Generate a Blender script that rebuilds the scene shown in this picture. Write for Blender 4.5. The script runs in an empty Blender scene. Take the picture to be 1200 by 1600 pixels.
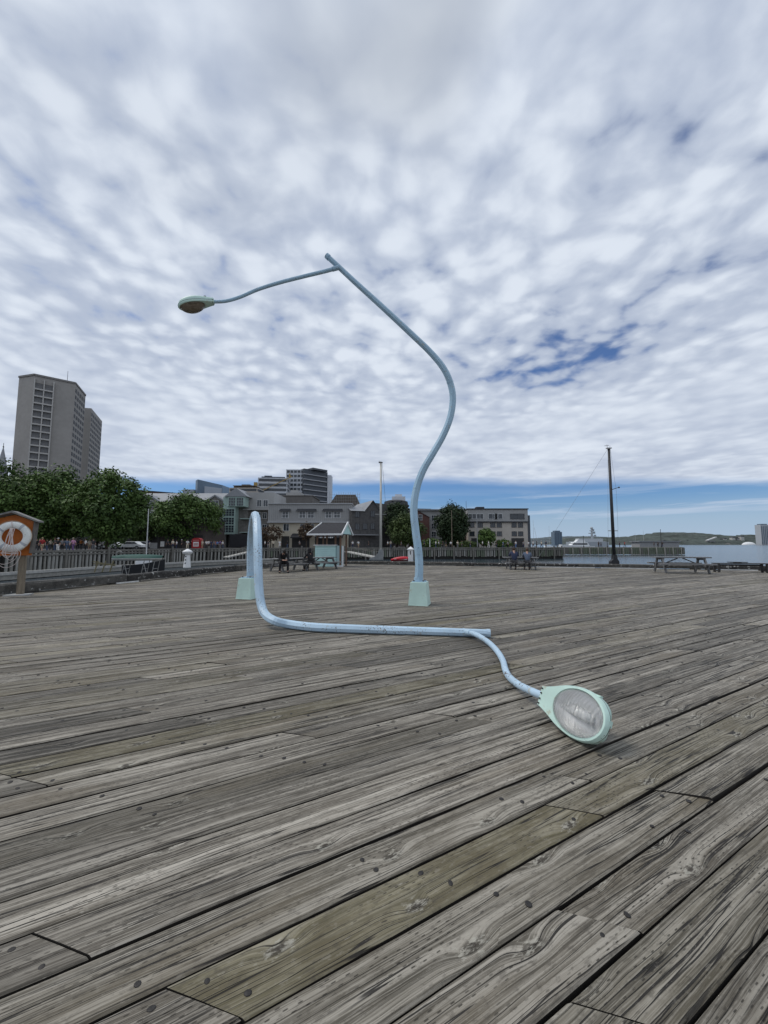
import bpy, bmesh, math, random
from mathutils import Vector, Matrix, Euler
R = math.radians
random.seed(7)
scene = bpy.context.scene
COL = scene.collection

# ---------------------------------------------------------------- camera
EYE = 1.6
FPX = 600.0                       # focal length in photo pixels (photo 1200 x 1600)
PITCH = math.atan(50 / 600.0)
cam_d = bpy.data.cameras.new('camera')
cam_d.sensor_fit = 'VERTICAL'; cam_d.sensor_height = 24.0
cam_d.lens = 24.0 * FPX / 1600.0
cam_d.clip_start = 0.05; cam_d.clip_end = 12000
cam = bpy.data.objects.new('camera', cam_d)
cam.location = (0, 0, EYE); cam.rotation_euler = (R(90) + PITCH, 0, 0)
COL.objects.link(cam); scene.camera = cam

def ray(px, py):
    x = (px - 600) / FPX; u = (800 - py) / FPX; c, s = math.cos(PITCH), math.sin(PITCH)
    return (x, c - u * s, s + u * c)
def G(px, py, z=0.0):             # point at height z seen at that photo position
    r = ray(px, py); t = (z - EYE) / r[2]
    return Vector((r[0] * t, r[1] * t, z))
def P(px, py, Y):                 # point at forward distance Y
    r = ray(px, py); t = Y / r[1]
    return Vector((r[0] * t, Y, EYE + r[2] * t))

# ---------------------------------------------------------------- node helper
class NT:
    def __init__(self, tree):
        self.t = tree; self.t.nodes.clear()
    def n(self, typ, **kw):
        nd = self.t.nodes.new(typ)
        for k, v in kw.items(): setattr(nd, k, v)
        return nd
    def inp(self, sock, v):
        if v is None: return
        if isinstance(v, bpy.types.NodeSocket): self.t.links.new(v, sock)
        else:
            if hasattr(sock.default_value, '__len__') and not hasattr(v, '__len__'):
                sock.default_value = (v, v, v, 1)[:len(sock.default_value)]
            else:
                if hasattr(v, '__len__') and len(v) == 3 and len(sock.default_value) == 4: v = (*v, 1)
                sock.default_value = v
    def m(self, op, a, b=None, c=None, clamp=False):
        nd = self.n('ShaderNodeMath', operation=op, use_clamp=clamp)
        self.inp(nd.inputs[0], a); self.inp(nd.inputs[1], b); self.inp(nd.inputs[2], c)
        return nd.outputs[0]
    def ss(self, a, lo, hi):      # smoothstep
        nd = self.n('ShaderNodeMapRange', interpolation_type='SMOOTHSTEP')
        self.inp(nd.inputs[0], a); self.inp(nd.inputs[1], lo); self.inp(nd.inputs[2], hi)
        return nd.outputs[0]
    def mr(self, a, lo, hi, t0, t1):
        nd = self.n('ShaderNodeMapRange')
        for i, v in enumerate((a, lo, hi, t0, t1)): self.inp(nd.inputs[i], v)
        return nd.outputs[0]
    def xyz(self, x, y, z=0.0):
        nd = self.n('ShaderNodeCombineXYZ')
        for i, v in enumerate((x, y, z)): self.inp(nd.inputs[i], v)
        return nd.outputs[0]
    def sep(self, v):
        nd = self.n('ShaderNodeSeparateXYZ'); self.inp(nd.inputs[0], v); return nd.outputs
    def noise(self, vec, scale=1.0, detail=2.0, rough=0.5, dist=0.0):
        nd = self.n('ShaderNodeTexNoise'); self.inp(nd.inputs['Vector'], vec)
        self.inp(nd.inputs['Scale'], scale); self.inp(nd.inputs['Detail'], detail)
        self.inp(nd.inputs['Roughness'], rough); self.inp(nd.inputs['Distortion'], dist)
        return nd.outputs[0]
    def voro(self, vec, scale=1.0, feature='F1', smooth=None, rnd=1.0):
        nd = self.n('ShaderNodeTexVoronoi', feature=feature); self.inp(nd.inputs['Vector'], vec)
        self.inp(nd.inputs['Scale'], scale); self.inp(nd.inputs['Randomness'], rnd)
        if smooth is not None: self.inp(nd.inputs['Smoothness'], smooth)
        return nd.outputs
    def mix(self, f, a, b, mode='MIX'):
        nd = self.n('ShaderNodeMix', data_type='RGBA', blend_type=mode)
        self.inp(nd.inputs[0], f); self.inp(nd.inputs[6], a); self.inp(nd.inputs[7], b)
        return nd.outputs[2]
    def bump(self, h, strength=0.5, dist=0.01, normal=None):
        nd = self.n('ShaderNodeBump'); self.inp(nd.inputs['Strength'], strength)
        self.inp(nd.inputs['Distance'], dist); self.inp(nd.inputs['Height'], h)
        if normal is not None: self.inp(nd.inputs['Normal'], normal)
        return nd.outputs[0]

# ---------------------------------------------------------------- world: daylight sky with a broken cloud deck
SUN_EL, SUN_AZ = R(57), R(282)    # azimuth clockwise from +Y: high on the left
world = bpy.data.worlds.new('World'); scene.world = world; world.use_nodes = True
W = NT(world.node_tree)
sky = W.n('ShaderNodeTexSky', sky_type='NISHITA'); sky.sun_disc = False
sky.sun_elevation = SUN_EL; sky.sun_rotation = SUN_AZ; sky.air_density = 1.0; sky.dust_density = 0.6; sky.ozone_density = 1.5
tc = W.n('ShaderNodeTexCoord')
dx, dy, dz = W.sep(tc.outputs['Generated'])
zz = W.m('ADD', W.m('MAXIMUM', dz, 0.0), 0.075)          # flattened a little: a curved cloud deck
pxx = W.m('DIVIDE', dx, zz); pyy = W.m('DIVIDE', dy, zz)
pl = W.xyz(pxx, pyy, 0.0)
rr = W.m('SQRT', W.m('ADD', W.m('MULTIPLY', pxx, pxx), W.m('MULTIPLY', pyy, pyy)))
warp = W.n('ShaderNodeTexNoise'); W.inp(warp.inputs['Vector'], pl); W.inp(warp.inputs['Scale'], 3.5); W.inp(warp.inputs['Detail'], 2.0)
wv = W.n('ShaderNodeVectorMath', operation='MULTIPLY_ADD')
W.inp(wv.inputs[0], warp.outputs['Color']); W.inp(wv.inputs[1], (0.13, 0.13, 0.0)); W.inp(wv.inputs[2], pl)
plw = wv.outputs[0]
def cen(v): return W.m('SUBTRACT', v, 0.5)
big = W.noise(pl, 1.05, 2.0, 0.5)
mid = W.noise(plw, 4.2, 2.5, 0.5)
puf = W.noise(plw, 10.5, 2.0, 0.48)
cel = W.voro(plw, 9.8, 'SMOOTH_F1', 0.55)[0]
fine = W.noise(plw, 34.0, 3.0, 0.55)
near = W.m('ADD', 0.30, W.m('MULTIPLY', W.ss(rr, 0.42, 1.0), 0.70))                                # puffs are larger and softer overhead
far_ = W.ss(rr, 3.0, 1.5)                                  # and melt into bands towards the horizon
pn = W.m('MULTIPLY', near, W.m('ADD', 0.18, W.m('MULTIPLY', far_, 0.82)))
tex = W.m('ADD', W.m('MULTIPLY', cen(mid), 0.95), W.m('MULTIPLY', pn, W.m('ADD', W.m('ADD', W.m('MULTIPLY', cen(puf), 1.15),
      W.m('MULTIPLY', W.m('SUBTRACT', 0.45, cel), 1.15)), W.m('MULTIPLY', cen(fine), 0.30))))
def gauss(cx, cy, sx, sy):
    a = W.m('DIVIDE', W.m('SUBTRACT', pxx, cx), sx); b = W.m('DIVIDE', W.m('SUBTRACT', pyy, cy), sy)
    q = W.m('ADD', W.m('MULTIPLY', a, a), W.m('MULTIPLY', b, b))
    return W.m('POWER', 2.718, W.m('MULTIPLY', q, -1.0))
hole = W.m('ADD', W.m('MULTIPLY', gauss(0.84, 1.74, 0.30, 0.30), 0.74), W.m('MULTIPLY', gauss(0.55, 1.15, 0.6, 0.25), 0.03))
den = W.m('SUBTRACT', W.m('ADD', W.m('ADD', 0.50, W.m('MULTIPLY', cen(big), 0.55)), tex), hole)
cover = W.m('ADD', W.m('MULTIPLY', W.ss(den, -0.50, 0.16), 0.94), 0.05)
# far edge of the cloud deck: clear blue strip with thin streaks underneath
edge_n = W.m('MULTIPLY', cen(W.noise(W.xyz(W.m('MULTIPLY', pxx, 0.5), W.m('MULTIPLY', pyy, 0.7)), 1.0, 4.0, 0.6)), 1.9)
edge = W.ss(W.m('ADD', W.m('DIVIDE', dy, W.m('MAXIMUM', dz, 0.02)), edge_n), 6.7, 5.5)
el = W.m('ARCSINE', dz)
az = W.m('ARCTAN2', dx, dy)
stn = W.noise(W.xyz(W.m('MULTIPLY', az, 2.6), W.m('MULTIPLY', el, 36.0), 3.3), 1.0, 5.0, 0.6, 0.5)
streak = W.m('MULTIPLY', W.ss(stn, 0.45, 0.70), W.ss(el, 0.145, 0.095))
low = W.m('MAXIMUM', W.m('MULTIPLY', streak, 0.75), W.m('MULTIPLY', W.ss(el, 0.115, 0.0), 0.85))
cov2 = W.m('ADD', W.m('MULTIPLY', cover, edge), W.m('MULTIPLY', W.m('SUBTRACT', 1.0, edge), low))
bright = W.ss(W.m('ADD', den, W.m('MULTIPLY', cen(big), 0.6)), 0.0, 0.95)
ccol = W.mix(bright, (0.440, 0.503, 0.625), (0.695, 0.755, 0.845))
soft = W.m('MULTIPLY', W.ss(rr, 1.35, 0.40), W.ss(W.noise(W.xyz(W.m('ADD', pxx, 0.9), pyy), 1.15, 2.0, 0.5), 0.44, 0.66))
ccol = W.mix(W.m('MULTIPLY', soft, 0.75), ccol, (0.435, 0.475, 0.535))
ccol = W.mix(W.m('SUBTRACT', 1.0, edge), ccol, W.mix(W.ss(el, 0.03, 0.09), (0.40, 0.51, 0.67), (0.52, 0.60, 0.73)))
bg1 = W.n('ShaderNodeBackground'); W.inp(bg1.inputs[0], W.mix(1.0, sky.outputs[0], (0.52, 0.75, 1.10), 'MULTIPLY')); bg1.inputs[1].default_value = 0.085
bg2 = W.n('ShaderNodeBackground'); W.inp(bg2.inputs[0], ccol); bg2.inputs[1].default_value = 1.0
mxs = W.n('ShaderNodeMixShader'); W.inp(mxs.inputs[0], cov2)
W.t.links.new(bg1.outputs[0], mxs.inputs[1]); W.t.links.new(bg2.outputs[0], mxs.inputs[2])
wo = W.n('ShaderNodeOutputWorld'); W.t.links.new(mxs.outputs[0], wo.inputs[0])

sun_d = bpy.data.lights.new('sun', 'SUN'); sun_d.energy = 1.5; sun_d.angle = R(20); sun_d.color = (1.0, 0.96, 0.9)
sun = bpy.data.objects.new('sun', sun_d); COL.objects.link(sun)
sdir = Vector((math.sin(SUN_AZ) * math.cos(SUN_EL), math.cos(SUN_AZ) * math.cos(SUN_EL), math.sin(SUN_EL)))
sun.rotation_euler = sdir.to_track_quat('Z', 'Y').to_euler(); sun.location = (-30, -30, 60)
vs = scene.view_settings
vs.view_transform = 'Standard'; vs.look = 'None'; vs.exposure = 0.08; vs.gamma = 1.0; vs.use_curve_mapping = False
scene.cycles.max_bounces = 6

# ---------------------------------------------------------------- materials
def prin(T):
    b = T.n('ShaderNodeBsdfPrincipled'); o = T.n('ShaderNodeOutputMaterial'); T.t.links.new(b.outputs[0], o.inputs[0]); return b
MATS = {}
def M(name, col, rough=0.75, metal=0.0, var=0.18, scale=3.0, bump=0.0, bscale=40.0, spec=0.4, stain=None, stretch=(1, 1, 1)):
    """plain surface with mottled colour, optional fine relief and irregular stains"""
    if name in MATS: return MATS[name]
    m = bpy.data.materials.new(name); m.use_nodes = True; T = NT(m.node_tree); b = prin(T)
    c = T.n('ShaderNodeTexCoord'); mp = T.n('ShaderNodeMapping'); T.inp(mp.inputs[0], c.outputs['Object']); mp.inputs['Scale'].default_value = stretch
    v = mp.outputs[0]
    n1 = T.noise(v, scale, 4.0, 0.6); n2 = T.noise(v, scale * 7, 3.0, 0.6)
    f = T.m('ADD', T.m('MULTIPLY', n1, 0.65), T.m('MULTIPLY', n2, 0.35))
    lo = tuple(x * (1 - var) for x in col); hi = tuple(min(1, x * (1 + var)) for x in col)
    k = T.mix(T.ss(f, 0.3, 0.7), lo, hi)
    if stain:
        scol, sscale, lo_, hi_ = stain
        k = T.mix(T.ss(T.noise(v, sscale, 5.0, 0.65), lo_, hi_), k, scol)
    T.inp(b.inputs['Base Color'], k); b.inputs['Roughness'].default_value = rough; b.inputs['Metallic'].default_value = metal
    b.inputs['Specular IOR Level'].default_value = spec
    if bump: T.inp(b.inputs['Normal'], T.bump(T.noise(v, bscale, 4.0, 0.6), bump, 0.01))
    MATS[name] = m; return m

def cen_(T, v): return T.m('SUBTRACT', v, 0.5)
def deck_wood():
    m = bpy.data.materials.new('weathered_deck_wood'); m.use_nodes = True; T = NT(m.node_tree); b = prin(T)
    uv = T.n('ShaderNodeUVMap', uv_map='UVMap'); va = T.n('ShaderNodeUVMap', uv_map='Var')
    u, v, _ = T.sep(uv.outputs[0]); tone, green, _ = T.sep(va.outputs[0])
    # knots bend the grain around them
    kn = T.n('ShaderNodeTexVoronoi', feature='F1', voronoi_dimensions='2D'); T.inp(kn.inputs['Vector'], T.xyz(T.m('MULTIPLY', u, 1.7), T.m('ADD', T.m('MULTIPLY', v, 4.2), T.m('MULTIPLY', tone, 9.0)), 0.0))
    kn.inputs['Scale'].default_value = 1.0
    kd = kn.outputs['Distance']
    kcol = T.sep(kn.outputs['Color'])
    present = T.m('GREATER_THAN', kcol[0], 0.60)
    ksig = T.m('MULTIPLY', T.m('POWER', 2.718, T.m('MULTIPLY', T.m('MULTIPLY', kd, kd), -32.0)), present)
    kcore = T.m('MULTIPLY', T.ss(kd, 0.125, 0.075), present)
    w1 = T.noise(T.xyz(T.m('MULTIPLY', u, 0.9), T.m('MULTIPLY', v, 4.0), 1.7), 1.0, 2.0, 0.5)
    w2 = T.noise(T.xyz(T.m('MULTIPLY', u, 5.0), T.m('MULTIPLY', v, 16.0), 4.1), 1.0, 2.0, 0.5)
    g = T.m('ADD', T.m('ADD', v, T.m('MULTIPLY', w1, 0.042)), T.m('ADD', T.m('MULTIPLY', w2, 0.007), T.m('MULTIPLY', ksig, 0.040)))
    gA = T.noise(T.xyz(T.m('MULTIPLY', u, 0.7), T.m('MULTIPLY', g, 52.0), 0.0), 1.0, 3.0, 0.65)     # growth rings, broad
    gB = T.noise(T.xyz(T.m('MULTIPLY', u, 2.6), T.m('MULTIPLY', g, 170.0), 5.0), 1.0, 3.0, 0.6)     # fibres
    gC = T.noise(T.xyz(T.m('MULTIPLY', u, 9.0), T.m('MULTIPLY', g, 420.0), 9.0), 1.0, 2.0, 0.6)
    blot = T.noise(T.xyz(T.m('MULTIPLY', u, 2.2), T.m('MULTIPLY', v, 6.0), 2.0), 1.0, 4.0, 0.6)
    pat = T.noise(T.xyz(T.m('MULTIPLY', u, 0.5), T.m('MULTIPLY', v, 3.0), 8.0), 1.0, 3.0, 0.55)
    # checks (drying cracks) along the grain
    cn = T.noise(T.xyz(T.m('MULTIPLY', u, 0.45), T.m('MULTIPLY', g, 24.0), 12.0), 1.0, 2.0, 0.5)
    cgate = T.ss(T.noise(T.xyz(T.m('MULTIPLY', u, 0.8), T.m('MULTIPLY', v, 5.0), 21.0), 1.0, 2.0, 0.5), 0.42, 0.52)
    crack = T.m('MULTIPLY', T.ss(T.m('ABSOLUTE', T.m('SUBTRACT', cn, 0.5)), 0.017, 0.005), cgate)
    # incising slits from the preservative treatment: short thin cuts in staggered rows
    iu = T.m('DIVIDE', u, 0.060); iv = T.m('DIVIDE', v, 0.0195)
    row = T.m('FLOOR', iv)
    wr = T.n('ShaderNodeTexWhiteNoise', noise_dimensions='1D'); T.inp(wr.inputs['W'], row)
    iu = T.m('ADD', iu, T.m('ADD', T.m('MULTIPLY', T.m('FRACT', T.m('MULTIPLY', row, 0.3334)), 1.0), T.m('MULTIPLY', wr.outputs[0], 0.22)))
    fu = T.m('FRACT', iu); fv = T.m('FRACT', iv)
    wn = T.n('ShaderNodeTexWhiteNoise', noise_dimensions='2D'); T.inp(wn.inputs['Vector'], T.xyz(T.m('FLOOR', iu), row))
    jit = T.m('MULTIPLY', cen_(T, wn.outputs[0]), 0.3)
    dash = T.m('MULTIPLY', T.ss(T.m('ABSOLUTE', T.m('SUBTRACT', T.m('ADD', fu, jit), 0.5)), 0.20, 0.08), T.ss(T.m('ABSOLUTE', T.m('SUBTRACT', T.m('ADD', fv, jit), 0.5)), 0.16, 0.05))
    dgate = T.m('MULTIPLY', T.ss(T.noise(T.xyz(T.m('MULTIPLY', u, 1.3), T.m('MULTIPLY', v, 8.0), 31.0), 1.0, 3.0, 0.6), 0.46, 0.60), T.m('GREATER_THAN', wn.outputs[0], 0.25))
    dash = T.m('MULTIPLY', dash, T.m('MULTIPLY', dgate, T.m('MULTIPLY', T.ss(v, 0.012, 0.018), T.ss(v, 0.228, 0.220))))
    # colours
    st1 = T.noise(T.xyz(T.m('MULTIPLY', u, 0.28), T.m('MULTIPLY', g, 21.0), 14.0), 1.0, 3.0, 0.6)      # long bleached and dirty streaks
    st2 = T.noise(T.xyz(T.m('MULTIPLY', u, 0.55), T.m('MULTIPLY', g, 38.0), 17.0), 1.0, 2.0, 0.6)
    chipn = T.noise(T.xyz(T.m('MULTIPLY', u, 7.0), T.m('MULTIPLY', v, 40.0), 25.0), 1.0, 3.0, 0.65)
    base = T.mix(T.ss(gA, 0.36, 0.64), (0.092, 0.083, 0.071), (0.186, 0.171, 0.153))
    base = T.mix(T.m('MULTIPLY', T.ss(st1, 0.50, 0.61), 0.85), base, (0.318, 0.298, 0.273))
    base = T.mix(T.m('MULTIPLY', T.ss(st1, 0.47, 0.37), 0.80), base, (0.069, 0.061, 0.051))
    base = T.mix(T.m('MULTIPLY', T.ss(st2, 0.46, 0.37), 0.75), base, (0.060, 0.054, 0.047))
    base = T.mix(T.m('MULTIPLY', T.ss(gB, 0.50, 0.63), 0.62), base, (0.313, 0.294, 0.268))
    base = T.mix(T.m('MULTIPLY', T.ss(gB, 0.455, 0.35), 0.78), base, (0.037, 0.033, 0.028))
    base = T.mix(T.m('MULTIPLY', T.ss(gC, 0.52, 0.72), 0.35), base, (0.334, 0.315, 0.293))
    base = T.mix(T.m('MULTIPLY', T.ss(blot, 0.48, 0.70), 0.45), base, (0.089, 0.077, 0.063))
    base = T.mix(T.m('MULTIPLY', T.ss(pat, 0.50, 0.70), 0.45), base, (0.117, 0.096, 0.068))
    base = T.mix(T.m('MULTIPLY', green, 0.56), base, T.mix(T.ss(gA, 0.35, 0.65), (0.102, 0.091, 0.046), (0.198, 0.176, 0.102)))
    base = T.mix(T.m('MULTIPLY', T.m('MULTIPLY', green, T.ss(blot, 0.44, 0.6)), 0.6), base, (0.079, 0.066, 0.039))
    kn_n = T.noise(T.xyz(T.m('MULTIPLY', u, 24.0), T.m('MULTIPLY', v, 60.0), 51.0), 1.0, 3.0, 0.65)
    base = T.mix(T.m('MULTIPLY', kcore, 0.75), base, T.mix(T.ss(kn_n, 0.44, 0.56), (0.052, 0.045, 0.037), (0.335, 0.322, 0.292)))
    base = T.mix(T.m('MULTIPLY', T.m('MULTIPLY', T.ss(kd, 0.05, 0.03), present), 0.85), base, (0.040, 0.033, 0.027))
    tear = T.m('MULTIPLY', T.ss(kd, 0.24, 0.10), present)
    base = T.mix(T.m('MULTIPLY', T.m('MULTIPLY', tear, T.ss(kn_n, 0.57, 0.64)), 0.75), base, (0.345, 0.335, 0.305))
    base = T.mix(T.m('MULTIPLY', T.ss(chipn, 0.69, 0.73), 0.6), base, (0.355, 0.335, 0.308))
    base = T.mix(T.m('MULTIPLY', T.ss(chipn, 0.30, 0.26), 0.8), base, (0.028, 0.024, 0.021))
    base = T.mix(T.m('MULTIPLY', dash, 0.85), base, (0.030, 0.026, 0.021))
    base = T.mix(T.m('MULTIPLY', crack, 0.94), base, (0.015, 0.013, 0.012))
    mott = T.noise(T.xyz(T.m('MULTIPLY', u, 16.0), T.m('MULTIPLY', v, 34.0), 41.0), 1.0, 4.0, 0.7)
    base = T.mix(T.m('MULTIPLY', T.ss(mott, 0.52, 0.66), 0.45), base, (0.052, 0.046, 0.039))
    base = T.mix(T.m('MULTIPLY', T.ss(mott, 0.44, 0.33), 0.28), base, (0.282, 0.264, 0.239))
    gain = T.m('ADD', 0.44, T.m('MULTIPLY', tone, 1.22))
    base = T.mix(1.0, base, (1.0, 0.980, 0.905), 'MULTIPLY')
    vm = T.n('ShaderNodeVectorMath', operation='SCALE'); T.inp(vm.inputs[0], base); T.inp(vm.inputs['Scale'], gain)
    T.inp(b.inputs['Base Color'], vm.outputs[0])
    T.inp(b.inputs['Roughness'], T.mr(gB, 0.3, 0.7, 0.75, 0.58)); b.inputs['Specular IOR Level'].default_value = 0.28
    h = T.m('ADD', T.m('MULTIPLY', gA, 0.55), T.m('MULTIPLY', gB, 0.45))
    h = T.m('ADD', h, T.m('MULTIPLY', gC, 0.12))
    h = T.m('SUBTRACT', h, T.m('ADD', T.m('MULTIPLY', crack, 1.6), T.m('MULTIPLY', dash, 0.5)))
    h = T.m('ADD', h, T.m('MULTIPLY', T.m('MULTIPLY', kcore, gC), 0.9))
    T.inp(b.inputs['Normal'], T.bump(h, 0.85, 0.006))
    return m

def lamp_paint(name, col, chip=0.60, under=(0.12, 0.10, 0.085)):
    m = bpy.data.materials.new(name); m.use_nodes = True; T = NT(m.node_tree); b = prin(T)
    c = T.n('ShaderNodeTexCoord').outputs['Object']
    n1 = T.noise(c, 2.0, 4.0, 0.6); n2 = T.noise(c, 60.0, 3.0, 0.6)
    k = T.mix(T.ss(n1, 0.35, 0.7), tuple(x * 0.9 for x in col), tuple(min(1, x * 1.06) for x in col))
    k = T.mix(T.m('MULTIPLY', T.ss(n2, 0.5, 0.75), 0.25), k, tuple(x * 0.7 for x in col))
    f1 = T.noise(c, 34.0, 4.0, 0.65); f2 = T.noise(c, 2.3, 3.0, 0.6)
    chips = T.ss(T.m('ADD', f1, T.m('MULTIPLY', T.m('SUBTRACT', f2, 0.5), 0.45)), chip + 0.06, chip + 0.09)
    rustn = T.noise(c, 9.0, 4.0, 0.6)
    k = T.mix(T.m('MULTIPLY', T.ss(rustn, 0.60, 0.70), 0.5), k, (0.40, 0.33, 0.20))
    k = T.mix(chips, k, under)
    T.inp(b.inputs['Base Color'], k); T.inp(b.inputs['Roughness'], T.mr(n1, 0.3, 0.7, 0.38, 0.55)); b.inputs['Specular IOR Level'].default_value = 0.45
    T.inp(b.inputs['Normal'], T.bump(T.m('SUBTRACT', T.m('MULTIPLY', n2, 0.3), chips), 0.4, 0.002))
    return m

def leaf_mat(name, a, bcol):
    m = bpy.data.materials.new(name); m.use_nodes = True; T = NT(m.node_tree); b = prin(T)
    at = T.n('ShaderNodeAttribute', attribute_name='tint')
    k = T.mix(at.outputs['Fac'], a, bcol)
    T.inp(b.inputs['Base Color'], k); b.inputs['Roughness'].default_value = 0.6; b.inputs['Specular IOR Level'].default_value = 0.25
    return m

def water_mat():
    m = bpy.data.materials.new('harbour_water'); m.use_nodes = True; T = NT(m.node_tree); b = prin(T)
    c = T.n('ShaderNodeTexCoord').outputs['Object']
    n = T.m('ADD', T.noise(c, 1.1, 4.0, 0.6, 0.3), T.m('MULTIPLY', T.noise(c, 0.16, 3.0, 0.5), 0.8))
    far = T.noise(c, 0.02, 3.0, 0.55)
    T.inp(b.inputs['Base Color'], T.mix(T.ss(far, 0.4, 0.62), (0.022, 0.035, 0.045), (0.035, 0.050, 0.062)))
    b.inputs['Roughness'].default_value = 0.16; b.inputs['IOR'].default_value = 1.33
    T.inp(b.inputs['Normal'], T.bump(n, 0.30, 0.30))
    return m

def brick_mat(name, c1, c2, mortar, w=0.4, h=0.13):
    m = bpy.data.materials.new(name); m.use_nodes = True; T = NT(m.node_tree); b = prin(T)
    c = T.n('ShaderNodeTexCoord').outputs['Object']; x, y, z = T.sep(c)
    br = T.n('ShaderNodeTexBrick'); T.inp(br.inputs['Vector'], T.xyz(T.m('ADD', x, y), z, 0))
    T.inp(br.inputs['Color1'], c1); T.inp(br.inputs['Color2'], c2); T.inp(br.inputs['Mortar'], mortar)
    br.inputs['Scale'].default_value = 1.0; br.inputs['Brick Width'].default_value = w; br.inputs['Row Height'].default_value = h; br.inputs['Mortar Size'].default_value = 0.012
    T.inp(b.inputs['Base Color'], T.mix(T.m('MULTIPLY', T.ss(T.noise(c, 0.5, 4.0, 0.6), 0.4, 0.7), 0.3), br.outputs[0], tuple(v * 0.6 for v in c1)))
    b.inputs['Roughness'].default_value = 0.85
    return m

WOOD = deck_wood()
SIDE = M('gap_shade_plank_side', (0.022, 0.018, 0.014), .9, var=.4, scale=8)  # near-black colour paints the shade between planks onto their sides and ends
WATER = water_mat()
BLUE = lamp_paint('pale_blue_pole_paint', (0.38, 0.555, 0.69), 0.61)
BLUE2 = lamp_paint('worn_pale_blue_pole_paint', (0.45, 0.60, 0.725), 0.572)
MINT = lamp_paint('mint_green_paint', (0.55, 0.74, 0.66), 0.66)
IRON = M('dark_iron', (0.045, 0.042, 0.04), 0.6, 0.6, 0.3, 30)
GLASS = M('dark_window_glass', (0.035, 0.042, 0.05), 0.08, 0.0, 0.25, 0.6, spec=0.6)
WHITE = M('white_paint', (0.74, 0.75, 0.75), 0.5, var=0.06)
DARK = M('dark_void', (0.02, 0.02, 0.02), 0.95)

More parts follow.
